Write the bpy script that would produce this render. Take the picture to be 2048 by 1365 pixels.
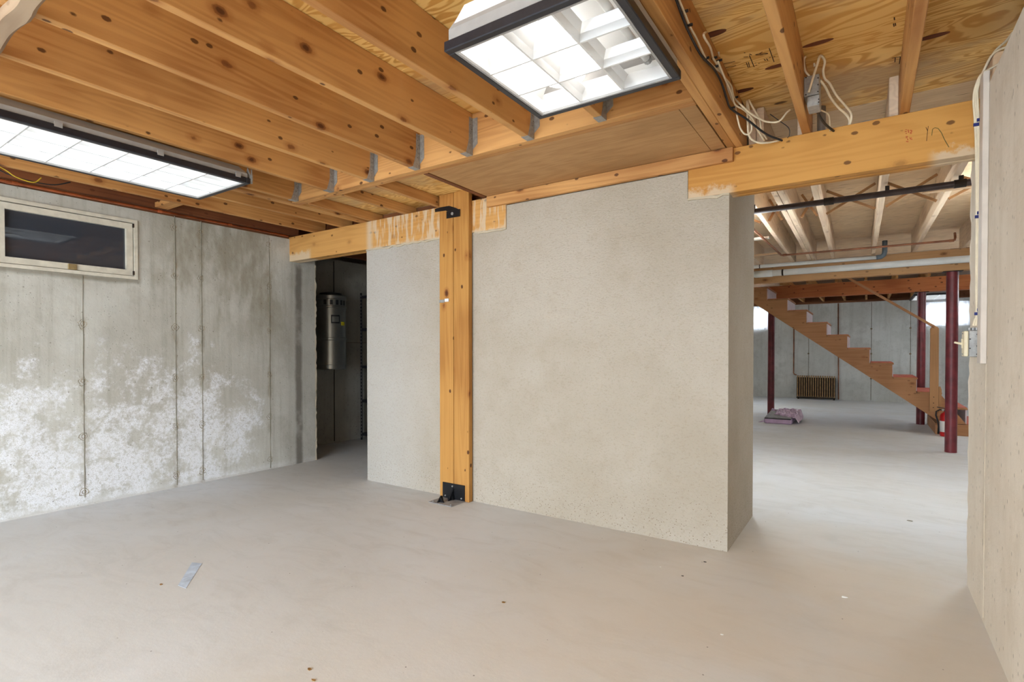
import bpy, bmesh, math, random
from mathutils import Vector, Matrix
random.seed(7)
for o in list(bpy.data.objects): bpy.data.objects.remove(o)
S = bpy.context.scene
C = S.collection

# ------------------------------------------------------------------ camera
YAW, PITCH, ROLL, FPX, CX, CY, CAMZ = 0.591886, 0.0133354, -0.0003643, 1058.725, 1024.0, 716.53, 1.1146
fw = Vector((-math.sin(YAW)*math.cos(PITCH), math.cos(YAW)*math.cos(PITCH), -math.sin(PITCH)))
rt0 = Vector((math.cos(YAW), math.sin(YAW), 0)); up0 = rt0.cross(fw)
rt = rt0*math.cos(ROLL)+up0*math.sin(ROLL); up = -rt0*math.sin(ROLL)+up0*math.cos(ROLL)
cam = bpy.data.cameras.new('camera'); camo = bpy.data.objects.new('camera', cam); C.objects.link(camo)
cam.sensor_width = 36.0; cam.sensor_fit = 'HORIZONTAL'; cam.lens = FPX*36/2048
cam.shift_y = (CY-682.5)/2048; cam.clip_start = 0.02; cam.clip_end = 200
m3 = Matrix((rt, up, -fw)).transposed()
camo.matrix_world = Matrix.Translation((0, 0, CAMZ)) @ m3.to_4x4()
S.camera = camo
CAM = Vector((0, 0, CAMZ))
def px(x, y, ax, val):                      # photo pixel -> point on the plane  axis = val
    d = fw + rt*((x-CX)/FPX) - up*((y-CY)/FPX)
    k = (val-CAM['xyz'.index(ax)])/d['xyz'.index(ax)]
    return CAM + d*k

# ------------------------------------------------------------------ world, exposure, light levels
W = bpy.data.worlds.new('world'); S.world = W; W.use_nodes = True
bg = W.node_tree.nodes['Background']; bg.inputs[0].default_value = (0.78, 0.89, 1.0, 1); bg.inputs[1].default_value = 11.0
S.view_settings.view_transform = 'Standard'; S.view_settings.look = 'None'
S.view_settings.gamma = 1.0; S.view_settings.use_curve_mapping = False
S.view_settings.exposure = 0.58
LAMP = 4.2                                  # radiance of a lit fluorescent tube
COOL = (0.86, 0.94, 1.0); WARM = (1.0, 0.96, 0.91)

# ------------------------------------------------------------------ node helpers
def lin(r, g, b):
    f = lambda c: (c/255/12.92) if c/255 <= .04045 else ((c/255+.055)/1.055)**2.4
    return (f(r), f(g), f(b), 1)
class NT:
    def __init__(s, name):
        s.m = bpy.data.materials.new(name); s.m.use_nodes = True
        s.t = s.m.node_tree; s.b = s.t.nodes['Principled BSDF']
    def n(s, typ, ins=None, **kw):
        nd = s.t.nodes.new(typ)
        for k, v in kw.items(): setattr(nd, k, v)
        for k, v in (ins or {}).items():
            if isinstance(v, bpy.types.NodeSocket): s.t.links.new(v, nd.inputs[k])
            else: nd.inputs[k].default_value = v
        return nd
    def coords(s, scale=(1, 1, 1), rnd=True, world=False):
        if world: v = s.n('ShaderNodeNewGeometry').outputs['Position']
        else:
            v = s.n('ShaderNodeTexCoord').outputs['Object']
            if rnd:
                r = s.n('ShaderNodeObjectInfo').outputs['Random']
                rv = s.n('ShaderNodeCombineXYZ', {0: s.math('MULTIPLY', r, 37.), 1: s.math('MULTIPLY', r, 71.), 2: s.math('MULTIPLY', r, 53.)}).outputs[0]
                v = s.n('ShaderNodeVectorMath', {0: v, 1: rv}, operation='ADD').outputs[0]
        return s.n('ShaderNodeVectorMath', {0: v, 1: scale}, operation='MULTIPLY').outputs[0]
    def noise(s, v, sc, det=3., rough=.55, dist=0.): return s.n('ShaderNodeTexNoise', {'Vector': v, 'Scale': sc, 'Detail': det, 'Roughness': rough, 'Distortion': dist}).outputs['Fac']
    def vor(s, v, sc, rnd=1.): return s.n('ShaderNodeTexVoronoi', {'Vector': v, 'Scale': sc, 'Randomness': rnd}).outputs['Distance']
    def math(s, op, a, b=0., clamp=False): return s.n('ShaderNodeMath', {0: a, 1: b}, operation=op, use_clamp=clamp).outputs[0]
    def ramp(s, f, a, b, lo=0., hi=1.): return s.n('ShaderNodeMapRange', {'Value': f, 'From Min': a, 'From Max': b, 'To Min': lo, 'To Max': hi}, interpolation_type='SMOOTHSTEP').outputs[0]
    def mix(s, f, a, b): return s.n('ShaderNodeMix', {0: f, 6: a, 7: b}, data_type='RGBA').outputs[2]
    def xyz(s, v): o = s.n('ShaderNodeSeparateXYZ', {0: v}).outputs; return o[0], o[1], o[2]
    def bump(s, h, st, dist): s.t.links.new(s.n('ShaderNodeBump', {'Height': h, 'Strength': st, 'Distance': dist}).outputs[0], s.b.inputs['Normal'])
    def out(s, col, rough=.6, metal=0., spec=.3):
        for k, v in (('Base Color', col), ('Roughness', rough), ('Metallic', metal), ('Specular IOR Level', spec)):
            if isinstance(v, bpy.types.NodeSocket): s.t.links.new(v, s.b.inputs[k])
            else: s.b.inputs[k].default_value = v
        return s.m
    def window(s, f, a, b, soft): # 1 inside [a,b]
        return s.math('MULTIPLY', s.ramp(f, a-soft, a+soft), s.ramp(f, b-soft, b+soft, 1., 0.))

def plain(name, c, rough=.5, metal=0., spec=.3, wear=.12, sc=18.):
    n = NT(name); v = n.coords(rnd=True); f = n.noise(v, sc, 4.)
    d = tuple(x*(1-wear*2) for x in c[:3])+(1,); l = tuple(min(1, x*(1+wear)) for x in c[:3])+(1,)
    return n.out(n.mix(n.ramp(f, .3, .7), d, l), rough, metal, spec)

def wood(name, axis, light, dark, knot=1., knot_col=lin(70, 35, 16), mortar=None, grain=.5, rough=.62, kbig=1., stain=0., stain_col=lin(95, 70, 50)):
    n = NT(name); st = [1., 1., 1.]; st['xyz'.index(axis)] = .05
    v0 = n.coords(); v = n.n('ShaderNodeVectorMath', {0: v0, 1: st}, operation='MULTIPLY').outputs[0]
    warp = n.noise(v, 7., 2.); rings = n.math('SINE', n.math('MULTIPLY', warp, 75.))
    fine = n.noise(v, 110., 4., .65)
    big = n.noise(v0, 1.3, 2.)
    f = n.math('ADD', n.math('MULTIPLY', n.ramp(rings, -1, 1), .35*grain), n.math('ADD', n.math('MULTIPLY', fine, .55*grain), n.math('MULTIPLY', n.ramp(big, .3, .7), .45)))
    col = n.mix(n.ramp(f, .15, .95), light, dark)
    if stain: col = n.mix(n.math('MULTIPLY', n.ramp(n.noise(v, 3.2, 5., .7), .52, .72), stain), col, stain_col)
    if knot:
        sk = [1., 1., 1.]; sk['xyz'.index(axis)] = .62
        vk = n.n('ShaderNodeVectorMath', {0: v0, 1: sk}, operation='MULTIPLY').outputs[0]
        d = n.vor(vk, 6.4); wob = n.math('ADD', d, n.math('MULTIPLY', n.noise(v0, 55., 2.), .06))
        col = n.mix(n.math('MULTIPLY', n.ramp(wob, .28, .14), .40*knot*kbig), col, lin(140, 76, 30))
        col = n.mix(n.math('MULTIPLY', n.ramp(wob, .165, .130), .65*knot*kbig), col, lin(104, 56, 26))
        col = n.mix(n.math('MULTIPLY', n.ramp(wob, .120, .08), .75*knot*kbig), col, knot_col)
        d2 = n.math('ADD', n.vor(vk, 13.), n.math('MULTIPLY', n.noise(v0, 90., 2.), .05))
        col = n.mix(n.math('MULTIPLY', n.ramp(d2, .172, .125), .85*knot), col, knot_col)
    if mortar:
        p = n.coords(world=True); x, y, z = n.xyz(p)
        drip = n.noise(n.coords((9, 9, 1.2), world=True), 3.5, 4.); blob = n.noise(p, 9., 6., .75)
        for (x0, x1, zz, kind) in mortar:
            ins = n.window(x, x0, x1, .03)
            if kind == 'drip': mm = n.math('ADD', n.ramp(drip, .47, .58), n.ramp(n.math('ADD', z, n.math('MULTIPLY', blob, .16)), zz+.07, zz+.03))
            else: mm = n.ramp(n.math('ADD', z, n.math('MULTIPLY', blob, .22)), zz+.09, zz+.05)
            fac = n.math('MULTIPLY', n.math('MULTIPLY', mm, ins, True), .7, True)
            col = n.mix(fac, col, lin(206, 190, 164))
    n.bump(fine, .12, .002)
    return n.out(col, rough, 0., .25)

def plywood(name, light, mid, dark, fleck=.0, knots=1., grey=0., greycol=lin(140, 112, 84), ringf=150., ringa=.6):
    n = NT(name); v0 = n.coords(world=True); v = n.coords((.22, 1., 1.), world=True)
    a = n.noise(v, 3.6, 3., .5, .6); rings = n.math('SINE', n.math('MULTIPLY', a, ringf))
    fine = n.noise(n.coords((.05, 1, 1), world=True), 130., 3.)
    f = n.math('ADD', n.math('MULTIPLY', n.ramp(rings, -.6, 1.), ringa), n.math('MULTIPLY', fine, 1.-ringa))
    col = n.mix(n.ramp(f, .2, .85), light, mid)
    col = n.mix(n.math('MULTIPLY', n.ramp(n.noise(v0, 1.7, 3.), .42, .72), .55), col, mid)
    if grey: col = n.mix(n.math('MULTIPLY', n.ramp(n.noise(n.coords((.6, 1, 1), world=True), 1.4, 5., .65), .44, .62), grey), col, greycol)
    if fleck:
        vf = n.coords((.16, 1.5, 1.), world=True); d = n.vor(vf, 26.)
        col = n.mix(n.math('MULTIPLY', n.ramp(d, .19, .10), fleck), col, dark)
    if knots:
        vk = n.coords((.55, 1.25, 0.), world=True); d = n.math('ADD', n.vor(vk, 3.1), n.math('MULTIPLY', n.noise(v0, 25., 2.), .03))
        col = n.mix(n.math('MULTIPLY', n.ramp(d, .22, .07), .5*knots), col, mid)
        col = n.mix(n.math('MULTIPLY', n.ramp(d, .095, .075), .85*knots), col, dark)
    n.bump(f, .15, .002)
    return n.out(col, .65, 0., .2)

# ------------------------------------------------------------------ materials
M = {}
M['pine_y'] = wood('pine_y', 'y', lin(206, 154, 94), lin(160, 106, 58))
M['pine_x'] = wood('pine_x', 'x', lin(208, 156, 96), lin(162, 108, 60))
M['pine_z'] = wood('pine_z', 'z', lin(190, 138, 72), lin(154, 100, 44), knot=1.1)
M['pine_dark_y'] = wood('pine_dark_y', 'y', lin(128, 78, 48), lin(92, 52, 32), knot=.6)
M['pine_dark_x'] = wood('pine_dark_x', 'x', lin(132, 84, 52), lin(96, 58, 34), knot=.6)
M['pine_pale_y'] = wood('pine_pale_y', 'y', lin(230, 206, 176), lin(196, 168, 142), knot=.35, knot_col=lin(96, 66, 44))
M['pine_pale_x'] = wood('pine_pale_x', 'x', lin(214, 184, 148), lin(184, 150, 116), knot=.4, knot_col=lin(96, 66, 44))
M['brace_x'] = wood('brace_x', 'x', lin(168, 126, 86), lin(134, 96, 62), knot=.2)
M['beam_x'] = wood('beam_x', 'x', lin(222, 176, 110), lin(194, 144, 80), knot=.9)
M['beam_mortar'] = wood('beam_mortar', 'x', lin(206, 154, 88), lin(174, 122, 62), knot=.8, kbig=.3, mortar=[(-3.56, -3.50, 2.45, 'low'), (-3.50, -2.1, 2.02, 'drip'), (-4.9, -4.35, 2.085, 'low')])
M['beam_mortar2'] = wood('beam_mortar2', 'x', lin(203, 148, 76), lin(173, 117, 50), knot=.9, kbig=.3, mortar=[(-.87, -.62, 2.055, 'low'), (.24, .6, 2.055, 'low')])
M['beam_tan'] = wood('beam_tan', 'x', lin(190, 146, 100), lin(160, 116, 74), knot=.6)
M['beam_orange'] = wood('beam_orange', 'x', lin(190, 118, 70), lin(158, 88, 48), knot=.9, stain=.5, stain_col=lin(96, 48, 26))
M['stair_x'] = wood('stair_x', 'x', lin(176, 128, 88), lin(148, 102, 66), knot=.5)
M['stair_z'] = wood('stair_z', 'z', lin(182, 136, 92), lin(156, 112, 72), knot=.5)
M['plank_grey'] = wood('plank_grey', 'x', lin(172, 148, 122), lin(140, 114, 90), knot=.3)
M['ply_gold'] = plywood('ply_gold', lin(246, 206, 130), lin(212, 156, 80), lin(74, 38, 20), knots=1., grey=.75, greycol=lin(190, 158, 120))
M['ply_pale'] = plywood('ply_pale', lin(236, 212, 176), lin(214, 184, 146), lin(96, 70, 50), fleck=.8, knots=.5, ringa=.25, grey=.4, greycol=lin(186, 160, 132))
M['ply_panel'] = plywood('ply_panel', lin(196, 154, 106), lin(168, 124, 80), lin(96, 62, 36), fleck=.0, knots=.0, grey=.5, greycol=lin(150, 114, 76), ringf=60., ringa=.12)
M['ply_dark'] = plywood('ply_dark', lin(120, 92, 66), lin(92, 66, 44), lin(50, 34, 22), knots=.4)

def concrete_left():
    n = NT('concrete_left'); p = n.coords(world=True); x, y, z = n.xyz(p)
    big = n.noise(p, 1.6, 4., .6); med = n.noise(p, 9., 5., .65); st = n.noise(n.coords((1, 9, .5), world=True), 2.2, 5., .65)
    col = n.mix(n.ramp(big, .3, .7), lin(202, 200, 191), lin(180, 176, 165))
    col = n.mix(n.math('MULTIPLY', n.ramp(st, .46, .70), .32), col, lin(146, 140, 124))
    col = n.mix(n.math('MULTIPLY', n.ramp(n.noise(p, 3.4, 6., .7), .5, .68), .5), col, lin(164, 159, 146))
    col = n.mix(n.math('MULTIPLY', n.ramp(med, .52, .75), .35), col, lin(204, 202, 194))
    # damp darker band in the upper half, right of the window
    up = n.math('MULTIPLY', n.ramp(z, 1.0, 1.6), n.window(y, 1.9, 3.05, .25))
    col = n.mix(n.math('MULTIPLY', n.math('MULTIPLY', up, n.ramp(n.noise(n.coords((1, 1.6, .7), world=True), 2.4, 4., .65), .40, .62)), .65), col, lin(140, 132, 112))
    # efflorescence
    e = n.noise(p, 3.4, 9., .78)
    zw = n.math('ADD', z, n.math('MULTIPLY', n.math('SUBTRACT', n.noise(n.coords((0, 1, 0), world=True), 1.9, 3.), .5), 1.5))
    ez = n.math('MULTIPLY', n.ramp(zw, 1.42, .45), n.ramp(y, 3.0, 2.45))
    f1 = n.ramp(n.math('ADD', e, n.math('MULTIPLY', ez, .15)), .555, .70)
    grit = n.math('MULTIPLY', n.ramp(n.noise(p, 190., 3., .7), .34, .52, .25, 1.), n.ramp(n.noise(p, 42., 5., .75), .38, .50, .35, 1.))
    col = n.mix(n.math('MULTIPLY', n.math('MULTIPLY', n.math('MULTIPLY', f1, n.ramp(ez, .02, .3)), grit), .82, True), col, lin(242, 243, 248))
    col = n.mix(n.math('MULTIPLY', n.ramp(n.math('ADD', z, n.math('MULTIPLY', n.noise(p, 9., 4.), .05)), .055, .03), .6), col, lin(150, 138, 112))
    bp_ = n.vor(p, 15.); col = n.mix(n.math('MULTIPLY', n.ramp(n.math('ADD', bp_, n.math('MULTIPLY', n.noise(p, 70., 2.), .06)), .125, .085), .55), col, lin(112, 104, 88))
    col = n.mix(n.math('MULTIPLY', n.ramp(n.math('ADD', z, n.math('MULTIPLY', e, .12)), .14, .06), .5), col, lin(226, 226, 226))
    ws = n.math('MULTIPLY', n.window(y, .9, 1.80, .02), n.window(n.math('ADD', z, n.math('MULTIPLY', n.noise(p, 7., 4.), .05)), 1.655, 1.70, .018))
    col = n.mix(n.math('MULTIPLY', ws, .6), col, lin(104, 92, 70))
    for ys in (1.437, 2.049, 2.253, 2.864):          # rust bleeding along the form lines
        wy = n.math('ADD', y, n.math('MULTIPLY', n.math('SUBTRACT', n.noise(p, 14., 3.), .5), .06))
        col = n.mix(n.math('MULTIPLY', n.math('MULTIPLY', n.window(wy, ys-.022, ys+.018, .02), n.ramp(n.noise(n.coords((0, 2.5, 1), world=True), 3.1, 4., .7), .46, .62)), .5), col, lin(136, 122, 98))
    # leak stain below the beam pocket
    wob = n.math('ADD', y, n.math('MULTIPLY', n.math('SUBTRACT', n.noise(n.coords((0, 0, 1), world=True), 4., 3.), .5), .05))
    stn = n.math('MULTIPLY', n.math('MULTIPLY', n.window(wob, 3.135, 3.205, .018), n.ramp(z, 2.02, 1.9)), n.ramp(n.noise(p, 5., 3.), .3, .5, .5, 1.))
    col = n.mix(n.math('MULTIPLY', stn, .85), col, lin(74, 66, 58))
    col = n.mix(n.math('MULTIPLY', n.ramp(y, 2.95, 3.15), .35), col, lin(152, 146, 134))
    pits = n.vor(p, 46.); col = n.mix(n.math('MULTIPLY', n.ramp(pits, .15, .07), n.ramp(n.noise(p, 4., 3.), .4, .6, .1, .65)), col, lin(104, 98, 88))
    n.bump(n.math('ADD', n.noise(p, 45., 5., .7), n.math('MULTIPLY', n.ramp(pits, .06, .2), .5)), .35, .006)
    return n.out(col, .85, 0., .15)
M['concrete_left'] = concrete_left()
def concrete(name, a, b, c, pit=.55, pc=lin(96, 82, 62), stretch=(1, 1, .5), dark=None, bumps=.35):
    n = NT(name); p = n.coords(world=True)
    big = n.noise(p, 1.1, 4., .6); st = n.noise(n.coords((6, 6, .5), world=True), 2., 5., .65); med = n.noise(p, 14., 5., .65)
    col = n.mix(n.ramp(big, .3, .7), a, b); col = n.mix(n.math('MULTIPLY', n.ramp(st, .45, .7), .28), col, c); col = n.mix(n.math('MULTIPLY', n.ramp(n.noise(p, 3., 5., .7), .5, .7), .4), col, c)
    col = n.mix(n.math('MULTIPLY', n.ramp(med, .5, .75), .25), col, c)
    pits = n.vor(n.coords(stretch, world=True), 30.); col = n.mix(n.math('MULTIPLY', n.ramp(pits, .15, .07), pit), col, pc)
    n.bump(n.math('ADD', n.noise(p, 50., 5., .7), n.math('MULTIPLY', n.ramp(pits, .05, .18), .6)), bumps, .006)
    return n.out(col, .85, 0., .15)
M['concrete_right'] = concrete('concrete_right', lin(228, 216, 198), lin(214, 200, 180), lin(200, 184, 160))
M['concrete_far'] = concrete('concrete_far', lin(212, 212, 208), lin(190, 190, 184), lin(160, 158, 152), stretch=(1, 1, 1))
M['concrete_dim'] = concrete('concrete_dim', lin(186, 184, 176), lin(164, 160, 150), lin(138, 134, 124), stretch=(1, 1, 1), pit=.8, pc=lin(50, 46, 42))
M['mortar'] = concrete('mortar', lin(206, 194, 172), lin(190, 176, 152), lin(172, 154, 128), bumps=.6)
def parge():
    n = NT('parge'); p = n.coords(world=True); x, y, z = n.xyz(p)
    big = n.noise(p, 1.0, 4., .6); med = n.noise(p, 7., 4., .65)
    col = n.mix(n.ramp(big, .3, .7), lin(193, 183, 168), lin(179, 167, 149)); col = n.mix(n.math('MULTIPLY', n.ramp(med, .5, .75), .25), col, lin(168, 152, 130))
    col = n.mix(n.math('MULTIPLY', n.ramp(x, -2.6, -3.4), .55), col, lin(193, 191, 187))  # cooler light on the doorway side, painted into the parge colour
    spk = n.vor(p, 62.); low = n.ramp(z, .45, .02)
    col = n.mix(n.math('MULTIPLY', n.ramp(n.math('ADD', spk, n.math('MULTIPLY', low, -.10)), .10, .05), .75), col, lin(112, 88, 62))
    tex = n.noise(n.coords((1, 1, 1.5), world=True), 62., 5., .7)
    col = n.mix(n.math('MULTIPLY', n.ramp(tex, .50, .30), .35), col, lin(154, 136, 112))
    n.bump(tex, .8, .011)
    return n.out(col, .9, 0., .12)
M['parge'] = parge()
def floor_mat():
    n = NT('floor_concrete'); p = n.coords(world=True); x, y, z = n.xyz(p)
    big = n.noise(p, .55, 5., .6, .4); sw = n.noise(n.coords((1.0, 2.4, 1), world=True), 2.6, 6., .68, 1.2); fine = n.noise(p, 30., 5., .7)
    col = n.mix(n.ramp(big, .32, .68), lin(217, 219, 222), lin(206, 204, 200))
    col = n.mix(n.math('MULTIPLY', n.ramp(sw, .45, .72), .32), col, lin(186, 183, 178))
    col = n.mix(n.math('MULTIPLY', n.ramp(fine, .5, .8), .18), col, lin(228, 224, 218))
    near = n.math('MULTIPLY', n.ramp(x, -2.3, -.4), n.ramp(y, 4.2, 2.9))          # warm light towards the passage, painted into the floor colour
    col = n.mix(n.math('MULTIPLY', near, n.ramp(n.noise(p, 1.2, 4.), .25, .6, .25, .7)), col, lin(216, 201, 180))
    sp = n.vor(p, 11.); col = n.mix(n.math('MULTIPLY', n.ramp(sp, .045, .02), .8), col, lin(84, 72, 58))
    n.bump(n.math('ADD', n.noise(p, 6., 6., .7), n.math('MULTIPLY', fine, .3)), .25, .006)
    return n.out(col, n.ramp(sw, .3, .7, .50, .68), 0., .35)
M['floor'] = floor_mat()
M['tie_stain'] = plain('tie_stain', lin(168, 158, 138), .9, wear=.25, sc=60.)
M['seam'] = plain('seam', lin(138, 132, 118), .9)
M['seam_right'] = plain('seam_right', lin(206, 190, 166), .9)
M['tie_rust'] = plain('tie_rust', lin(140, 122, 96), .9)
M['galv'] = plain('galv', lin(160, 158, 154), .45, .3, .5, .10, 60.)
M['black_metal'] = plain('black_metal', lin(26, 26, 29), .38, .3, .5)
M['black_frame'] = plain('black_frame', lin(42, 42, 48), .4, .2, .5)
M['case_grey'] = plain('case_grey', lin(158, 155, 152), .45, 0., .4, .03)
M['reflector'] = plain('reflector', lin(240, 240, 238), .35, 0., .5, .01)
M['louver'] = plain('louver', lin(236, 236, 236), .22, .35, .5, .01)
M['tube_off'] = plain('tube_off', lin(236, 236, 232), .3, 0., .5, .01)
M['ivory'] = plain('ivory', lin(212, 205, 188), .55, 0., .3, .06)
M['ivory_plate'] = plain('ivory_plate', lin(232, 218, 184), .4, 0., .4, .05)
M['white_paint'] = plain('white_paint', lin(208, 196, 183), .5, 0., .3, .03)
M['cable'] = plain('cable', lin(232, 216, 186), .5, 0., .35, .06)
M['cable_black'] = plain('cable_black', lin(44, 42, 42), .5)
M['cable_grey'] = plain('cable_grey', lin(150, 146, 140), .5)
M['cable_yellow'] = plain('cable_yellow', lin(206, 172, 50), .5)
M['staple_blue'] = plain('staple_blue', lin(36, 44, 110), .5)
M['copper'] = plain('copper', lin(196, 112, 72), .38, .7, .5, .2, 9.)
M['copper_old'] = plain('copper_old', lin(150, 98, 70), .5, .5, .5, .2, 9.)
M['iron_pipe'] = plain('iron_pipe', lin(70, 58, 54), .45, .5, .4)
M['pvc'] = plain('pvc', lin(226, 226, 222), .45, 0., .4, .06, 4.)
M['pvc_grey'] = plain('pvc_grey', lin(110, 122, 132), .5)
M['maroon'] = plain('maroon', lin(112, 40, 46), .4, 0., .5, .18, 9.)
M['bronze'] = plain('bronze', lin(176, 142, 100), .5, .3, .4, .15)
M['dark_iron'] = plain('dark_iron', lin(52, 42, 34), .6, .3)
M['red_tread'] = plain('red_tread', lin(206, 112, 92), .6, 0., .3, .12)
M['riser_white'] = plain('riser_white', lin(214, 202, 206), .55, 0., .3, .05)
M['red'] = plain('red', lin(196, 26, 30), .3, 0., .5, .08)
M['label_white'] = plain('label_white', lin(232, 230, 228), .5, 0., .3, .02)
M['label_yellow'] = plain('label_yellow', lin(214, 200, 40), .5)
M['steel_tank'] = plain('steel_tank', lin(150, 150, 146), .32, .75, .5, .06, 5.)
M['tank_dark'] = plain('tank_dark', lin(40, 40, 42), .5)
M['lilac'] = plain('lilac', lin(206, 178, 212), .35, 0., .5, .08, 12.)
M['lilac_film'] = plain('lilac_film', lin(220, 192, 216), .18, 0., .6, .12, 20.)
M['grey_sheet'] = plain('grey_sheet', lin(150, 148, 148), .7)
M['blue_paint'] = plain('blue_paint', lin(196, 208, 224), .6)
M['leaf'] = plain('leaf', lin(150, 110, 60), .7)
M['flake'] = plain('flake', lin(240, 240, 236), .7, 0., .3, .02)
M['knot_dark'] = wood('knot_dark', 'x', lin(120, 66, 40), lin(80, 42, 26), knot=0.)
M['ink'] = plain('ink', lin(74, 46, 24), .7)
M['ink_red'] = plain('ink_red', lin(170, 62, 34), .7)
M['ink_green'] = plain('ink_green', lin(112, 98, 50), .7)
M['latch'] = plain('latch', lin(176, 154, 110), .4, .5)
M['glass_dark'] = (lambda n: n.out(lin(58, 61, 68), .0, 0., .6))(NT('glass_dark'))
def emis(name, col, st):
    n = NT(name); n.b.inputs['Emission Color'].default_value = col+(1,); n.b.inputs['Emission Strength'].default_value = st
    return n.out((.9, .9, .9, 1), .5)
M['tube_cool'] = emis('tube_cool', COOL, LAMP)
M['tube_fill'] = emis('tube_fill', COOL, 62.)  # tubes of the added fill strips only
M['tube_warm'] = emis('tube_warm', WARM, LAMP)
def glass():
    n = NT('window_glass'); n.b.inputs['Transmission Weight'].default_value = 1.; n.b.inputs['IOR'].default_value = 1.02
    return n.out((1, 1, 1, 1), .02)
M['glass'] = glass()
def curtain():
    n = NT('sheer_curtain'); v = n.coords((30, 1, 1.5)); f = n.noise(v, 3., 3.)
    tr = n.n('ShaderNodeBsdfTranslucent', {'Color': (.9, .9, .94, 1)}); df = n.n('ShaderNodeBsdfDiffuse', {'Color': n.mix(n.ramp(f, .3, .7), lin(236, 236, 240), lin(210, 210, 218))})
    tp = n.n('ShaderNodeBsdfTransparent'); a = n.n('ShaderNodeMixShader', {0: .35, 1: df.outputs[0], 2: tr.outputs[0]})
    b = n.n('ShaderNodeMixShader', {0: .05, 1: a.outputs[0], 2: tp.outputs[0]})
    n.t.links.new(b.outputs[0], n.t.nodes['Material Output'].inputs[0]); return n.m
M['curtain'] = curtain()

# ------------------------------------------------------------------ mesh helpers
def link(name, verts, faces, mat, parent=None, smooth=False):
    xs = [v[0] for v in verts]; ys = [v[1] for v in verts]; zs = [v[2] for v in verts]
    c = Vector(((min(xs)+max(xs))/2, (min(ys)+max(ys))/2, (min(zs)+max(zs))/2))
    me = bpy.data.meshes.new(name); me.from_pydata([tuple(Vector(v)-c) for v in verts], [], faces)
    me.validate(); bm = bmesh.new(); bm.from_mesh(me); bmesh.ops.recalc_face_normals(bm, faces=bm.faces); bm.to_mesh(me); bm.free()
    if smooth:
        for p in me.polygons: p.use_smooth = True
    me.materials.append(M[mat] if isinstance(mat, str) else mat)
    o = bpy.data.objects.new(name, me); C.objects.link(o)
    if parent: o.parent = parent; o.location = c-origin(parent)
    else: o.location = c
    return o
def origin(o):
    v = Vector(o.location)
    while o.parent: o = o.parent; v = v+o.location
    return v
class G:                                     # geometry collector
    def __init__(s): s.v = []; s.f = []
    def add(s, vs, fs): k = len(s.v); s.v += [tuple(q) for q in vs]; s.f += [tuple(i+k for i in f) for f in fs]; return s
    def box(s, x0, x1, y0, y1, z0, z1, b=0.):
        if b <= 0: return s.add([(x, y, z) for z in (z0, z1) for y in (y0, y1) for x in (x0, x1)], [(0, 2, 3, 1), (4, 5, 7, 6), (0, 1, 5, 4), (2, 6, 7, 3), (0, 4, 6, 2), (1, 3, 7, 5)])
        bm = bmesh.new(); r = bmesh.ops.create_cube(bm, size=1)
        for q in bm.verts: q.co = Vector(((x0+x1)/2+q.co.x*(x1-x0), (y0+y1)/2+q.co.y*(y1-y0), (z0+z1)/2+q.co.z*(z1-z0)))
        bmesh.ops.bevel(bm, geom=bm.edges[:], offset=b, segments=1, affect='EDGES'); bm.verts.index_update()
        s.add([q.co for q in bm.verts], [[q.index for q in f.verts] for f in bm.faces]); bm.free(); return s
    def prism(s, poly, d0, d1, ax):          # polygon in the two other axes, extruded along ax
        def P(a, b, d): return {'x': (d, a, b), 'y': (a, d, b), 'z': (a, b, d)}[ax]
        n = len(poly)
        return s.add([P(a, b, d0) for a, b in poly]+[P(a, b, d1) for a, b in poly], [tuple(range(n)), tuple(range(2*n-1, n-1, -1))]+[(i, (i+1) % n, (i+1) % n+n, i+n) for i in range(n)])
    def tube(s, pts, r, seg=10, sub=0, flat=1.):
        pts = [Vector(p) for p in pts]
        if sub and len(pts) > 2:
            q = [pts[0]*2-pts[1]]+pts+[pts[-1]*2-pts[-2]]; out = []
            for i in range(1, len(q)-2):
                for k in range(sub):
                    t = k/sub; a, b, c, d = q[i-1:i+3]
                    out.append(.5*((2*b)+(c-a)*t+(2*a-5*b+4*c-d)*t*t+(3*b-a-3*c+d)*t**3))
            pts = out+[pts[-1]]
        vs = []; fs = []; nrm = None
        for i, p in enumerate(pts):
            t = (pts[min(i+1, len(pts)-1)]-pts[max(i-1, 0)]).normalized()
            if nrm is None: nrm = t.orthogonal().normalized()
            nrm = (nrm-t*nrm.dot(t)).normalized(); bn = t.cross(nrm); rr = r[i] if isinstance(r, (list, tuple)) else r
            for k in range(seg):
                a = 2*math.pi*k/seg; vs.append(p+nrm*math.cos(a)*rr+bn*math.sin(a)*rr*flat)
        for i in range(len(pts)-1):
            for k in range(seg): fs.append((i*seg+k, i*seg+(k+1) % seg, (i+1)*seg+(k+1) % seg, (i+1)*seg+k))
        fs += [tuple(range(seg)), tuple(range(len(vs)-1, len(vs)-seg-1, -1))]
        return s.add(vs, fs)
    def lathe(s, cx, cy, prof, seg=28):      # prof: list of (r, z)
        vs = [(cx+r*math.cos(2*math.pi*k/seg), cy+r*math.sin(2*math.pi*k/seg), z) for r, z in prof for k in range(seg)]
        fs = [(i*seg+k, i*seg+(k+1) % seg, (i+1)*seg+(k+1) % seg, (i+1)*seg+k) for i in range(len(prof)-1) for k in range(seg)]
        return s.add(vs, fs+[tuple(range(seg)), tuple(range(len(vs)-seg, len(vs)))])
    def o(s, name, mat, parent=None, smooth=False): return link(name, s.v, s.f, mat, parent, smooth)
def box(name, x0, x1, y0, y1, z0, z1, mat, parent=None, b=0.): return G().box(x0, x1, y0, y1, z0, z1, b).o(name, mat, parent)
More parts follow.
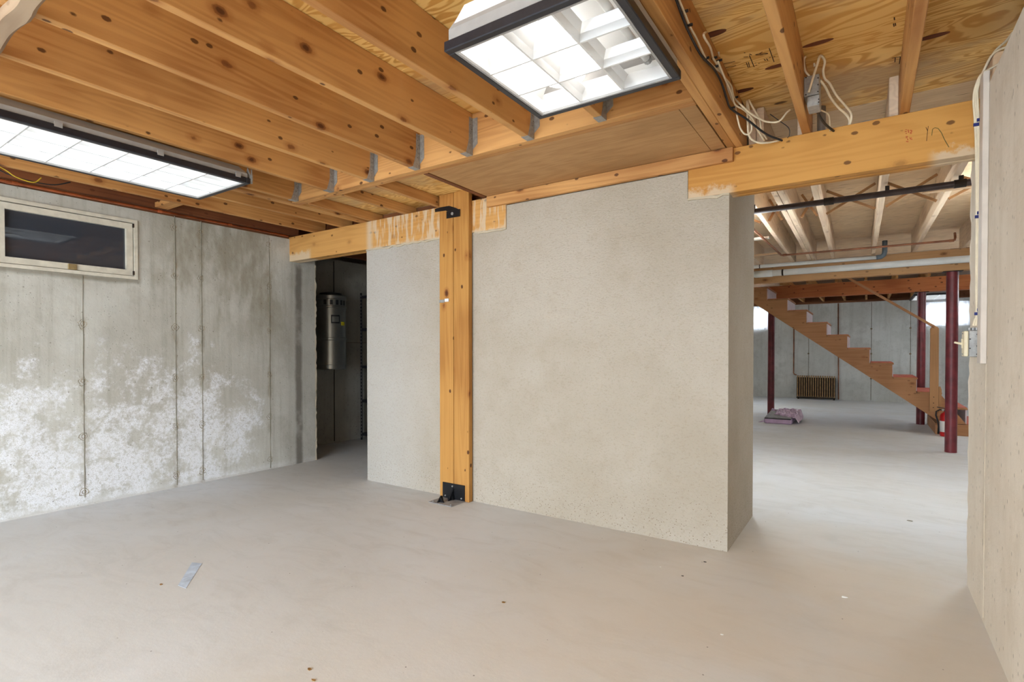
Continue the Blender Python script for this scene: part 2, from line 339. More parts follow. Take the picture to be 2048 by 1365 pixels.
def thing(name, label, cat, loc, group=None):
    o = bpy.data.objects.new(name, None); C.objects.link(o); o.location = loc; o.empty_display_size = .1
    return tag(o, label, cat, group)
def tag(o, label, cat, group=None):
    o['label'] = label; o['category'] = cat
    if group: o['group'] = group
    return o
def struct(o, label=None):
    o['kind'] = 'structure'
    if label: o['label'] = label
    return o
def autosmooth(o, ang=35):
    for p in o.data.polygons: p.use_smooth = True
    try: o.data.set_sharp_from_angle(angle=math.radians(ang))
    except Exception: pass
    return o

J, SUB = 2.221, 2.456                        # underside of joists, underside of subfloor
YB = -2.6                                    # wall behind the camera
XL, XR, YW, YF = -4.674, 0.40, 3.08, 14.1

# ------------------------------------------------------------------ structure: floor, ceiling, walls
fl = struct(box('floor', -6.2, 6.2, YB-.3, YF+.3, -.15, 0, 'floor'), 'pale trowelled concrete basement floor with faint swirls')
a = px(356, 1172, 'z', 0); b = px(384, 1126, 'z', 0); c = px(404, 1128, 'z', 0); d = px(372, 1178, 'z', 0)
G().prism([(p.x, p.y) for p in (a, b, c, d)], .0002, .0012, 'z').o('paint_mark', 'blue_paint', fl)

ceil = bpy.data.objects.new('ceiling', None); C.objects.link(ceil); ceil.location = (0, 0, SUB); struct(ceil, 'plywood subfloor sheets over the open joists')
xs = [-6.2, -4.9, -3.62, -2.46, -1.24, -.02, 1.2, 2.42, 3.64, 4.9, 6.2]
def sheet(x0, x1, y0, y1, mat, z=SUB): return box('plywood_sheet', x0+.0015, x1-.0015, y0+.0015, y1-.0015, z, z+.018, mat, ceil)
near_rows = [(YB-.3, -.62), (-.62, 1.82), (1.82, 3.47)]
for y0, y1 in near_rows:
    for i, (x0, x1) in enumerate(((-6.2, -3.60), (-3.60, -1.18), (-1.18, 1.26), (1.26, 6.2))):
        s = sheet(x0, x1, y0, y1, 'ply_gold')
        if y0 == 1.82 and i == 2: gold = s
for y0, y1 in ((3.47, 4.69), (4.69, 5.91), (5.91, 7.5)):
    for x0, x1 in ((-6.2, -3.4), (-3.4, -.9), (-.9, 1.54), (1.54, 6.2)): s = sheet(x0, x1, y0, y1, 'ply_pale')
for y0, y1 in ((7.5, 9.0), (10.1, 12.2), (12.2, YF+.3)):
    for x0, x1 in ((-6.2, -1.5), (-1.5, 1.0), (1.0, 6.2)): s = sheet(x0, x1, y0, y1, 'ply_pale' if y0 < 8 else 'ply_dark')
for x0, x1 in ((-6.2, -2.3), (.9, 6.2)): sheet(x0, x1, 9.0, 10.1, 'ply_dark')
struct(box('ceiling_stairwell', -2.32, .92, 8.98, 10.12, 3.3, 3.32, 'reflector'), 'pale ceiling above the stair opening')
struct(G().box(-2.34, .94, 8.96, 8.985, 2.48, 3.3).box(-2.34, .94, 10.115, 10.14, 2.48, 3.3).box(-2.34, -2.32, 8.985, 10.115, 2.48, 3.3).box(.92, .94, 8.985, 10.115, 2.48, 3.3).o('wall_stairwell', 'white_paint'), 'painted sides of the stair opening')
# grade stamps printed on the gold plywood
def strokes(name, segs, mat, parent, ax, val, w, th=.0008):
    g = G()
    for (x0, y0, x1, y1) in segs:
        p, q = px(x0, y0, ax, val), px(x1, y1, ax, val); t = (q-p).normalized()
        nrm = {'z': Vector((0, 0, 1)), 'y': Vector((0, 1, 0)), 'x': Vector((1, 0, 0))}[ax]; s_ = t.cross(nrm)*w/2
        off = nrm*-th
        g.add([p+s_, q+s_, q-s_, p-s_, p+s_+off, q+s_+off, q-s_+off, p-s_+off], [(0, 1, 2, 3), (7, 6, 5, 4), (0, 4, 5, 1), (1, 5, 6, 2), (2, 6, 7, 3), (3, 7, 4, 0)])
    return g.o(name, mat, parent)
def z2(x, y): return 1440+x/14.63, 80+y/14.63
def seg2(L): return [z2(a, b)+z2(c, d) for a, b, c, d in L]
oval = [z2(1220+180*math.cos(t*.5236), 412-40*math.sin(-t*.5236)*1.0-65*math.sin(t*.5236)*.9-20*math.cos(t*.5236)) for t in range(13)]
segs = seg2([(1440, 240, 1580, 640), (860, 450, 1000, 790), (770, 660, 830, 810), (830, 650, 870, 800), (690, 500, 820, 490), (100, 700, 440, 625), (160, 820, 470, 745), (700, 370, 740, 375), (1150, 400, 1240, 350), (1170, 440, 1260, 430), (1290, 560, 1330, 600), (1360, 545, 1400, 600), (1440, 520, 1480, 500), (1560, 490, 1620, 480), (1020, 680, 1060, 670), (1040, 740, 1080, 735), (1120, 690, 1160, 680), (860, 410, 930, 440)])
segs += [oval[i]+oval[i+1] for i in range(12)]
strokes('grade_stamp', segs, 'ink', gold, 'z', SUB-.0004, .0035)
def z3(x, y): return 1770+x/12.41, 20+y/12.41
strokes('ink_mark', [z3(a, b)+z3(c, d) for a, b, c, d in [(170, 1195, 380, 1160), (255, 1190, 245, 1295), (380, 1160, 355, 1335), (230, 180, 235, 250), (210, 335, 225, 410), (255, 325, 265, 390)]], 'ink', gold, 'z', SUB-.0004, .004)

for (x_, y_, w_, h_) in ((1635.6, 86, .060, .017), (1553.8, 132, .052, .017), (1484.6, 181.7, .055, .020), (1425.7, 68, .055, .022), (1864.7, 73, .060, .019)):
    p = px(x_, y_, 'z', SUB); G().prism([(p.x+w_*math.cos(t*math.pi/8), p.y+h_*math.sin(t*math.pi/8)) for t in range(16)], SUB-.0009, SUB-.0001, 'z').o('knot_patch', 'knot_dark', gold)
# left wall with a window opening
wl = G()
WY0, WY1, WZ0, WZ1 = .955, 1.782, 1.662, 2.118
T = .25
WT = 2.203
wl.box(XL-T, XL, YB, WY0, 0, WT).box(XL-T, XL, WY1, 3.36, 0, WT).box(XL-T, XL, WY0, WY1, 0, WZ0).box(XL-T, XL, WY0, WY1, WZ1, WT)
wall_left = struct(wl.o('wall_left', 'concrete_left'), 'grey poured concrete wall with white mineral bloom and form lines')
for i, (yy, z0, z1) in enumerate([(1.437, .06, 1.655), (2.049, 0.02, 2.21), (2.253, 0.02, 2.21), (2.864, .01, 2.18)]):
    pts = []; zz = z0
    while zz < z1: pts.append((XL+.0005, yy+random.uniform(-.002, .002), zz)); zz += .09
    pts.append((XL+.0005, yy, z1)); G().tube(pts, [random.uniform(.002, .0042) for _ in pts], 6).o('form_seam', 'seam', wall_left)
    for zt in (.10, .50, .90, 1.31, 1.73, 2.12):
        if zt < z1-.02:
            ring = [(XL+.0016, yy+.013*math.cos(t*math.pi/5)*random.uniform(.7, 1.2)-.004, zt+.018*math.sin(t*math.pi/5)*random.uniform(.7, 1.2)) for t in range(10)]
            ring2 = [(XL+.0007, yy-.004+.030*math.cos(t*math.pi/7)*random.uniform(.6, 1.15), zt-.004+.034*math.sin(t*math.pi/7)*random.uniform(.6, 1.2)) for t in range(14)]
            G().add(ring2+[(XL-.003, yy-.004, zt)], [(t, (t+1) % 14, 14) for t in range(14)]).o('tie_stain', 'tie_stain', wall_left)
            G().add(ring+[(XL-.004, yy-.004, zt)], [(t, (t+1) % 10, 10) for t in range(10)]).o('form_tie', 'tie_rust', wall_left)
g = G(); zz = 0.0; vs = []                     # broken edge of the wall at the doorway
for k in range(75):
    zz = k*1.985/74; r1 = random.uniform(.0, .016); vs += [(XL, 3.355, zz), (XL+random.uniform(-.002, .004), 3.362+r1, zz), (XL-.05, 3.375+random.uniform(0, .012), zz), (XL-.05, 3.355, zz)]
g.add(vs, [(4*k+i, 4*k+(i+1) % 4, 4*k+4+(i+1) % 4, 4*k+4+i) for k in range(74) for i in range(4)]+[(0, 1, 2, 3), (296, 297, 298, 299)]).o('broken_edge', 'mortar', wall_left)
# other walls
DX0, DX1, DZ = -3.9, .3, 2.05                # unseen wide doorway added behind the camera to let in fill daylight
struct(G().box(-6.2, DX0, YB-.25, YB-.001, 0, SUB).box(DX1, 6.2, YB-.25, YB-.001, 0, SUB).box(DX0, DX1, YB-.25, YB-.001, DZ, SUB).o('wall_back', 'concrete_right'), 'concrete wall with an added doorway for fill daylight')
struct(G().box(DX0, DX0+.06, YB-.2, YB-.05, 0, DZ).box(DX1-.06, DX1, YB-.2, YB-.05, 0, DZ).box(DX0+.06, DX1-.06, YB-.2, YB-.05, DZ-.06, DZ).o('door_added', 'ivory'), 'frame of the added doorway that lets in fill daylight')
struct(box('ground_outside', -12, 8, -14, YB-.26, -.2, -.03, 'floor'), 'added concrete apron outside the added doorway')
pl = bpy.data.lights.new('added_door_portal', 'AREA'); pl.shape = 'RECTANGLE'; pl.size = DX1-DX0; pl.size_y = DZ; pl.cycles.is_portal = True
po = bpy.data.objects.new('added_door_portal', pl); C.objects.link(po); po.location = ((DX0+DX1)/2, YB-.24, DZ/2); po.rotation_euler = (math.radians(90), 0, 0)
wr = struct(box('wall_right', XR, XR+.25, YB, 3.285, 0, 2.20, 'concrete_right'), 'beige poured concrete wall with small pits')
pts = [(XR-.0003, 2.866+random.uniform(-.002, .002), .02+k*.1) for k in range(22)]
G().tube(pts, [random.uniform(.0008, .0014) for _ in pts], 6).o('form_seam', 'seam_right', wr)
vs = []
for k in range(60):
    zz = k*2.2/59; vs += [(XR, 3.284, zz), (XR+random.uniform(-.004, .002), 3.29+random.uniform(0, .012), zz), (XR+.04, 3.295, zz), (XR+.04, 3.284, zz)]
G().add(vs, [(4*k+i, 4*k+(i+1) % 4, 4*k+4+(i+1) % 4, 4*k+4+i) for k in range(59) for i in range(4)]+[(0, 1, 2, 3), (236, 237, 238, 239)]).o('broken_edge', 'concrete_right', wr)
struct(box('wall_sill_right', XR+.02, XR+.23, YB, 3.28, 2.201, 2.24, 'pine_dark_y'), 'dark sill plank on the right wall')
wf = G(); far_w = [(-2.62, -2.02, 1.66, 2.16), (.985, 1.69, 1.66, 2.10)]
xs_ = [-6.2, -2.62, -2.02, .985, 1.69, 6.2]
for i in range(5):
    x0, x1 = xs_[i], xs_[i+1]; hole = [w for w in far_w if abs(w[0]-x0) < 1e-6]
    if hole: wf.box(x0, x1, YF, YF+.25, 0, hole[0][2]).box(x0, x1, YF, YF+.25, hole[0][3], 2.2)
    else: wf.box(x0, x1, YF, YF+.25, 0, 2.2)
wall_far = struct(wf.o('wall_far', 'concrete_far'), 'grey concrete wall at the far end behind the stairs')
for x_ in (-1.97, -1.15, .06, .75): G().tube([(x_, YF-.0005, .02), (x_+.004, YF-.0005, 1.1), (x_, YF-.0005, 2.19)], .006, 6).o('form_seam', 'seam', wall_far)
for x_ in (-1.97, -1.15, .06, .75):
    for zt in (.5, 1.05, 1.6): G().lathe(x_, YF-.002, [(.001, zt-.02), (.018, zt-.01), (.018, zt+.01), (.001, zt+.02)], 8).o('form_tie', 'tie_rust', wall_far)
struct(box('trim_sill_far', -6.2, 6.2, YF-.02, YF+.2, 2.201, 2.245, 'pine_dark_x'), 'dark sill plank on the far wall')
struct(box('wall_rim_far', -6.2, 6.2, YF+.1, YF+.14, 2.246, SUB-.001, 'pine_dark_x'), 'dark rim board above the far wall')
struct(box('wall_far_right', 6.0, 6.2, 3.4, YF, 0, SUB-.001, 'concrete_far'), 'concrete wall far right')
struct(box('wall_near_right', .66, 6.2, 3.0, 3.3, 0, SUB-.001, 'concrete_far'), 'concrete wall behind the right wall')
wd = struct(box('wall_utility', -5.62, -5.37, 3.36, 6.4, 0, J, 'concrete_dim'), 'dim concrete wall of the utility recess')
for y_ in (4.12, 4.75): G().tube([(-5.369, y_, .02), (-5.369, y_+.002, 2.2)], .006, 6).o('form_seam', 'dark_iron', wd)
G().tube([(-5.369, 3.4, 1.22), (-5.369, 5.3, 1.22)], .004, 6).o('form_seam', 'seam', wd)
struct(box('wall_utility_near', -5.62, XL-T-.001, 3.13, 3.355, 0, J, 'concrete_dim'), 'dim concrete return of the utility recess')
struct(box('wall_utility_rear', -5.62, -3.0, 6.4, 6.6, 0, SUB-.001, 'concrete_dim'), 'added dim concrete wall behind the shelving, closing the recess off from light')  # rear wall added to keep the recess dark
struct(box('wall_light_block', -3.05, -2.9, 3.86, YF, 0, SUB-.001, 'concrete_dim'), 'added unseen partition keeping far room light out of the utility recess')  # added wall that stops far room light reaching the recess
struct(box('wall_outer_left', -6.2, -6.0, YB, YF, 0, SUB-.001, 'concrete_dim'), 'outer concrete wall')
# sill and rim above the left wall
struct(box('trim_sill_left', XL-T, XL-.012, YB, 3.30, WT+.001, J+.05, 'pine_dark_y'), 'dark wooden sill plate on the left wall')
struct(box('wall_rim_left', XL-.16, XL-.12, YB, 3.30, J+.052, SUB-.001, 'pine_dark_y'), 'dark rim board above the left wall')

# chimney mass with parged face
ch = G()
ch.box(-3.578, -.638, YW+.006, 3.20, 0, 1.984).box(-3.578, -.638, 3.201, 3.856, 0, 2.44).box(-2.118, -.862, YW+.004, 3.1995, 1.984, 2.141)
chim = struct(ch.o('wall_chimney', 'parge'), 'cream parged chimney mass with rough stucco face between two openings')
def lump(name, pts, mat, parent, y0, y1):      # irregular mortar patch on the wall plane
    return G().prism(pts, y0, y1, 'y').o(name, mat, parent)
rnd = random.Random(3)
edge = [(-3.575+i*.046, 1.984+rnd.uniform(-.006, .008)) for i in range(20)]
lump('mortar_ridge', edge+[(e[0], e[1]-.010-rnd.uniform(0, .006)) for e in reversed(edge)], 'mortar', chim, YW-.0044, YW+.01)
edge = [(-2.40+i*.04, 1.984+rnd.uniform(-.006, .008)) for i in range(8)]
lump('mortar_ridge', edge+[(e[0], e[1]-.010-rnd.uniform(0, .006)) for e in reversed(edge)], 'mortar', chim, YW-.0044, YW+.01)
edge = [(-.86+i*.032, 1.978+rnd.uniform(-.006, .008)) for i in range(8)]
lump('mortar_ridge', edge+[(e[0], e[1]-.010-rnd.uniform(0, .006)) for e in reversed(edge)], 'mortar', chim, YW-.0044, YW+.01)

# ------------------------------------------------------------------ windows
def bars(x0, x1, y0, y1, z0, z1, w, ax):       # rectangular frame, ax = thin axis
    g = G()
    if ax == 'x': g.box(x0, x1, y0, y1, z0, z0+w).box(x0, x1, y0, y1, z1-w, z1).box(x0, x1, y0, y0+w, z0+w, z1-w).box(x0, x1, y1-w, y1, z0+w, z1-w)
    else: g.box(x0, x1, y0, y1, z0, z0+w).box(x0, x1, y0, y1, z1-w, z1).box(x0, x0+w, y0, y1, z0+w, z1-w).box(x1-w, x1, y0, y1, z0+w, z1-w)
    return g
w1 = struct(bars(XL-.06, XL+.012, WY0+.001, WY1-.001, WZ0+.001, WZ1-.001, .024, 'x').o('window_1', 'ivory'), 'ivory metal basement window with one dark pane')
bars(XL-.045, XL+.003, WY0+.030, WY1-.031, WZ0+.029, WZ1-.031, .042, 'x').o('sash', 'ivory', w1)
box('pane', XL-.03, XL-.024, WY0+.07, WY1-.07, WZ0+.05, WZ1-.06, 'glass_dark', w1)
box('latch', XL+.003, XL+.012, 1.352, 1.402, WZ0+.028, WZ0+.068, 'latch', w1, .002)
for zz in (WZ0+.035, WZ1-.06): box('hinge', XL+.002, XL+.014, WY1-.034, WY1-.024, zz, zz+.03, 'dark_iron', w1, .001)
struct(box('window_well', XL-T-.05, XL-T-.01, WY0-.1, WY1+.1, WZ0-.1, J, 'tank_dark'), 'dark window well outside')
for i, (x0, x1, z0, z1) in enumerate(far_w):
    w = struct(bars(x0+.001, x1-.001, YF+.05, YF+.11, z0+.001, z1-.001, .035, 'y').o('window_%d' % (i+2), 'ivory'), ['small high window left of the stairs', 'small high window behind the maroon columns'][i])
    box('pane', x0+.036, x1-.036, YF+.078, YF+.084, z0+.036, z1-.036, 'glass', w)
    vs = []; n = 60; X0, X1 = x0-.05, x1+.05
    for k in range(n+1):
        t = k/n; yw_ = YF-.045+.010*math.sin(t*55)+.004*math.sin(t*131)
        vs += [(X0+(X1-X0)*t, yw_, z0-.03), (X0+(X1-X0)*t, yw_, z1+.03)]
    cu = link('window_curtain', vs, [(2*k, 2*k+2, 2*k+3, 2*k+1) for k in range(n)], 'curtain', None, True)
    tag(cu, ['sheer white curtain on the small window left of the stairs', 'sheer white curtain on the small window behind the maroon columns'][i], 'curtain')
    r = tag(G().tube([(X0-.04, YF-.045, z1+.040), (X1+.04, YF-.045, z1+.040)], .007, 8).o('curtain_rod', 'galv'), ['thin metal rod above the curtain left of the stairs', 'thin metal rod above the curtain behind the columns'][i], 'curtain rod')
    for xk in (X0-.03, X1+.03): box('bracket', xk-.006, xk+.006, YF-.045, YF-.001, z1+.034, z1+.046, 'galv', r)

# ------------------------------------------------------------------ framing: joists, header, beams
def joist(name, x0, x1, y0, y1, mat, label, group, z0=J, z1=SUB-.0015, dx=0.):
    g = G().box(x0, x1, y0, y1, z0, z1, .0025)
    if dx: g.v = [(v[0]+dx*(v[1]-y0)/(y1-y0), v[1], v[2]) for v in g.v]
    return tag(g.o(name, mat), label, 'joist', group)
HY = 2.372
ordn = ['first', 'second', 'third', 'fourth', 'fifth', 'sixth', 'seventh']
for i in range(7):
    xc = -3.506+.4064*i
    y0 = YB+.02 if i < 6 else 2.05
    j = joist('floor_joist', xc-.019, xc+.019, y0, HY-.002, 'pine_y', ('%s floor joist in a steel hanger along the header, counted from the concrete wall' % ordn[i]).capitalize().replace('Ste', 'ste') if i < 6 else 'short joist stub in a steel hanger above the square light', 'hung floor joists')
    g = G(); zt = J+.205; th = .0016
    g.box(xc-.021, xc+.021, HY-.062, HY-.002, J-.0022, J-.0004)
    for s in (-1, 1):
        xs0 = xc+s*.0195
        poly = [(HY-.062, J-.001), (HY-.002, J-.001), (HY-.002, zt), (HY-.034, zt), (HY-.036, J+.085), (HY-.046, J+.045)]
        g.prism(poly, xs0 if s > 0 else xs0-th, xs0+th if s > 0 else xs0, 'x')
        fx0, fx1 = (xs0, xs0+.034) if s > 0 else (xs0-.034, xs0)
        g.prism([(fx0, J+.03), (fx1, J+.06), (fx1, zt), (fx0, zt)] if s > 0 else [(fx0, J+.06), (fx1, J+.03), (fx1, zt), (fx0, zt)], HY-.0018, HY-.0003, 'y')
    h = g.o('joist_hanger', 'galv', j)
    ng = G()
    for s in (-1, 1):
        for k in range(6):
            zz = J+.06+k*.026; ng.box(xc+s*.0212-.0004, xc+s*.0212+.0004, HY-.024+(k % 2)*.01, HY-.0205+(k % 2)*.01, zz, zz+.0035)
    ng.o('nail_heads', 'dark_iron', h)['kind'] = 'stuff'
for x0, lab in ((-4.309, 'outermost plain pine joist near the concrete wall'), (-3.925, 'plain pine joist between the doubled trimmer and the concrete wall')):
    joist('floor_joist', x0, x0+.038, YB+.02, 3.19, 'pine_y', lab, 'floor joists over the doorway')
joist('floor_joist', -4.655, -4.617, YB+.02, 3.14, 'pine_dark_y', 'dark edge joist beside the sill of the concrete wall', 'floor joists over the doorway', z0=J+.012)
def trimmer(name, xa, label, n=2, y0=YB+.02, y1=3.19):
    t = thing(name, label, 'joist', (xa+.039, (y0+y1)/2, J))
    for k in range(n): G().box(xa+k*.039, xa+.038+k*.039, y0, y1, J, SUB-.0015, .0025).o('joist_ply', 'pine_y', t)
    return t
trimmer('trimmer_joist', -3.652, 'doubled trimmer joist at the header end near the doorway')
trR = trimmer('trimmer_joist', -.645, 'doubled trimmer joist carrying cables beside the square light')
hd = thing('header_beam', 'doubled pine header carrying the row of joist hangers', 'beam', (-2.1, HY+.04, J))
G().box(-3.573, -.647, HY, HY+.038, J, SUB-.0015, .002).o('header_ply', 'pine_x', hd)
G().box(-3.573, -.647, HY+.042, HY+.080, J, SUB-.0015, .002).o('header_ply', 'pine_x', hd)
for k, (xc, mt) in enumerate(((-3.508, 'pine_y'), (-3.109, 'pine_y'), (-2.745, 'pine_y'), (-2.301, 'pine_dark_y'))):
    joist('hearth_joist', xc-.019, xc+.019, HY+.082, 3.19, mt, '%s short joist between header and chimney beam, counted from the doorway' % ordn[k].capitalize(), 'short hearth joists', z1=2.293)
struct(box('ceiling_hearth', -3.571, -2.27, HY+.082, 3.30, 2.295, 2.313, 'ply_gold'), 'plywood over the short hearth joists')
pn = tag(box('plywood_panel', -2.27, -.728, HY+.082, 3.115, 2.2215, 2.2335, 'ply_panel'), 'brown plywood panel lying behind the header above the chimney', 'panel')
tag(box('filler_board', -.725, -.652, HY+.082, 3.115, 2.222, 2.26, 'ply_panel'), 'narrow brown board between plywood panel and doubled trimmer', 'board')
tag(box('blocking_board', -3.571, -2.325, 3.195, 3.225, J+.001, 2.292, 'pine_dark_x'), 'dark blocking board standing on the beam behind the short joists', 'board')
tag(box('ledger_board', -2.272, -.613, YW-.030, YW+.003, 2.144, J-.001, 'pine_x', None, .003), 'pine ledger board along the chimney top under the plywood panel', 'board')
def beam(name, x0, x1, y0, z0, z1, label, mat, n=3):
    t = thing(name, label, 'beam', ((x0+x1)/2, y0+.06, z0)); r = []
    for k in range(n): r.append(G().box(x0, x1, y0+k*.0385, y0+.0375+k*.0385, z0+.002*(k % 2), z1, .002).o('beam_ply', mat, t))
    return t, r
beam('doorway_beam', XL-.10, -2.120, YW-.004, 1.985, J-.0015, 'laminated wooden beam over the dark doorway running into mortar', 'beam_mortar')
bR, bRp = beam('passage_beam', -.858, XR+.10, YW-.004, 1.980, J-.0015, 'laminated wooden beam over the open passage beside the cables', 'beam_mortar2')
def z1_(x, y): return 1790+x/12.8, 240+y/12.8
strokes('ink_stamp', [z1_(*a)+z1_(*b) for a, b in [((270, 255), (300, 250)), ((255, 300), (300, 300)), ((270, 350), (305, 345)), ((335, 250), (350, 330)), ((375, 270), (430, 265)), ((430, 270), (425, 310)), ((380, 320), (430, 315)), ((380, 350), (430, 345)), ((275, 430), (330, 425)), ((275, 460), (320, 455)), ((320, 480), (330, 520)), ((285, 550), (345, 560)), ((380, 450), (400, 500)), ((410, 460), (430, 455)), ((425, 480), (430, 510))]], 'ink_red', bRp[0], 'y', YW-.0040, .0028)
strokes('pencil_mark', [z1_(*a)+z1_(*b) for a, b in [((852, 160), (835, 280)), ((790, 190), (830, 270)), ((835, 280), (808, 540))]], 'ink', bRp[0], 'y', YW-.0040, .002)
strokes('crayon_mark', [z1_(*a)+z1_(*b) for a, b in [((940, 400), (960, 240)), ((960, 240), (1020, 200)), ((1020, 200), (1100, 215)), ((1100, 215), (1190, 330)), ((1190, 330), (1260, 490)), ((1260, 490), (1380, 700))]], 'ink_green', bRp[0], 'y', YW-.0040, .0028)
joist('floor_joist', -.287, -.249, YB+.02, 3.19, 'pine_y', 'pine joist carrying the metal junction box over the passage', 'joists over the passage')
joist('floor_joist', .115, .153, YB+.02, 3.19, 'pine_y', 'pine joist lapped with a dark joist end over the passage', 'joists over the passage')
joist('floor_joist', .515, .553, YB+.02, 3.0-.002, 'pine_dark_y', 'dark joist above the top of the beige concrete wall', 'joists over the passage', z0=2.242)
# mid room joists
midx = [(-.727, 'pale joist next to the copper pipe in the far room'), (-.300, 'pale joist under the bent grey drain pipe, single, next to the doubled one'), (.096, 'pale joist with a dark end lapped beside the passage joist'), (.475, 'pale joist crossed by the copper pipe end'), (.90, 'pale joist partly hidden by the beige concrete wall')]
for x_, lab in midx: joist('pale_joist', x_-.019, x_+.019, 3.195 if x_ > -.6 else 3.86, 7.60, 'pine_pale_y', lab, 'joists of the far room', dx=-.055)
dj = thing('doubled_joist', 'doubled pale joist in the far room beyond the chimney', 'joist', (-.53, 5.4, J))
for k in (0, 1):
    g = G().box(-.560+k*.040, -.522+k*.040, 3.195, 7.60, J, SUB-.0015, .0025); g.v = [(v[0]-.055*(v[1]-3.195)/4.4, v[1], v[2]) for v in g.v]; g.o('joist_ply', 'pine_pale_y', dj)
joist('pale_joist', -1.169, -1.131, 3.87, 7.60, 'pine_pale_y', 'pale joist beyond the copper pipe, farthest behind the chimney', 'joists of the far room')
# cross bridging
def bridge(x0, x1, y, label):
    t = thing('cross_bridging', label, 'brace', ((x0+x1)/2, y, J)); za, zb = J+.012, SUB-.03
    for k, (p, q) in enumerate((((x0, za), (x1, zb)), ((x0, zb), (x1, za)))):
        a, b = Vector((p[0], p[1])), Vector((q[0], q[1])); d = (b-a).normalized(); nn = Vector((-d.y, d.x))*.009
        G().prism([tuple(a-nn), tuple(b-nn), tuple(b+nn), tuple(a+nn)], y+k*.022-.02, y+k*.022-.001, 'y').o('brace_strip', 'brace_x', t)
XB = lambda x_, y: x_-.055*(y-3.195)/4.4
br = [(-1.13, -.727, 'near the copper pipe'), (-.708-.02, -.56, 'beside the doubled joist'), (-.48, -.300, 'right of the doubled joist'), (-.300, .096, 'in the wide bay above the bent drain pipe'), (.096, .475, 'in the bay under the black pipe and board'), (.475, .90, 'half hidden by the beige concrete wall')]
for (a_, b_, lab) in br: bridge(XB(a_, 5.05)+.034, XB(b_, 5.05)-.034, 5.05, 'crossed wooden bridging strips '+lab)
tag(box('pale_board', .30, .95, 4.52, 4.57, J-.04, J-.001, 'pine_pale_x'), 'pale wooden strip nailed under the joists by the black pipe', 'board')
tag(box('pale_board', -1.6, -.80, 5.62, 5.69, J-.018, J-.001, 'white_paint'), 'whitewashed strip under the joists near the copper pipe', 'board')
tag(box('pale_board', -1.7, -.845, 6.60, 6.68, J-.018, J-.001, 'pine_pale_x'), 'pale strip under the joists behind the copper pipe bend', 'board')
# far beams
b1 = thing('stair_beam', 'tan wooden beam with a white drain pipe in front of it', 'beam', (0, 7.5, 1.985))
for k in range(3): G().box(-2.89, 5.9, 7.44+k*.0385, 7.4775+k*.0385, 1.985, J-.0015, .002).o('beam_ply', 'beam_tan', b1)
b2 = thing('stairwell_beam', 'orange stained beam behind the stairs', 'beam', (0, 10.1, 2.0))
for k in range(3): G().box(-1.43, 5.9, 10.04+k*.0385, 10.0775+k*.0385, 2.005, J-.0015, .002).o('beam_ply', 'beam_orange', b2)
for k, x_ in enumerate((-1.253, -.853, -.44, -.037, .363, .76)): joist('ceiling_joist', x_-.019, x_+.019, 10.17, YF+.09, 'pine_y', '%s joist beyond the orange stained beam, counted from the left window' % ordn[k].capitalize(), 'joists over the far wall', z0=J+.026 if False else 2.246)
# rear utility joists
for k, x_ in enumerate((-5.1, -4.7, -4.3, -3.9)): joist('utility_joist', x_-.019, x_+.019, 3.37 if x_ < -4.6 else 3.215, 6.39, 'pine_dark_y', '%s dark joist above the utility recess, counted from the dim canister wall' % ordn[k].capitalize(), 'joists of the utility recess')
# post
post = thing('timber_post', 'pair of knotty pine planks standing as a post against the chimney', 'post', (-2.56, 3.055, 0))
G().box(-2.703, -2.5675, 3.033, 3.0755, .001, 2.294, .003).o('post_plank', 'pine_z', post)
G().box(-2.5635, -2.420, 3.033, 3.0755, .001, 2.294, .003).o('post_plank', 'pine_z', post)
fb = thing('post_foot_bracket', 'black steel foot bracket with welded gussets at the post base', 'bracket', (-2.565, 2.95, 0))
box('floor_plate', -2.675, -2.455, 2.877, 3.031, .0005, .006, 'grey_sheet', fb, .0015)
box('post_plate', -2.670, -2.456, 3.026, 3.0325, .0065, .122, 'black_metal', fb, .0015)
G().prism([(2.965, .007), (3.025, .007), (3.025, .095)], -2.566, -2.556, 'x').o('gusset', 'black_metal', fb)
G().prism([(-2.60, .007), (-2.545, .007), (-2.56, .06)], 3.0, 3.024, 'y').o('gusset', 'black_metal', fb)
G().prism([(2.892, .007), (2.955, .007), (2.94, .048), (2.93, .048)], -2.606, -2.596, 'x').o('gusset', 'black_metal', fb)
G().prism([(-2.615, .007), (-2.56, .007), (-2.595, .045)], 2.915, 2.923, 'y').o('gusset', 'black_metal', fb)
for (bx, bz) in ((-2.57, .103), (-2.483, .024), (-2.64, .024)): G().tube([(bx, 3.026, bz), (bx, 3.020, bz)], .006, 8).o('bolt', 'galv', fb)
for (bx, by) in ((-2.65, 2.90), (-2.48, 2.90)): G().lathe(bx, by, [(.006, .006), (.006, .011)], 8).o('bolt', 'galv', fb)
tb = thing('post_strap', 'black steel strap tying the post to the beam', 'bracket', (-2.64, 3.03, 2.105))
zb = lambda x_, y_: (840+x_/9.75, 360+y_/9.75)
pp = [px(*zb(*q_), 'y', 3.029) for q_ in ((295, 568), (295, 626), (505, 598), (528, 612), (790, 590), (700, 548), (570, 508), (380, 540))]
G().prism([(q_.x, q_.z) for q_ in pp], 3.027, 3.0325, 'y').o('strap', 'black_metal', tb)
box('strap_flange', -2.623, -2.494, 3.022, 3.0268, 2.105, 2.158, 'black_metal', tb, .001)
G().tube([(-2.562, 3.022, 2.132), (-2.562, 3.015, 2.132)], .011, 10).o('bolt', 'galv', tb)
cl = thing('cable_clip', 'small clear plastic clip on the pine post', 'clip', (-2.65, 3.03, 1.49))
box('clip_body', -2.702, -2.650, 3.024, 3.0325, 1.480, 1.502, 'galv', cl, .002); box('clip_head', -2.645, -2.605, 3.022, 3.0325, 1.484, 1.508, 'label_white', cl, .003)
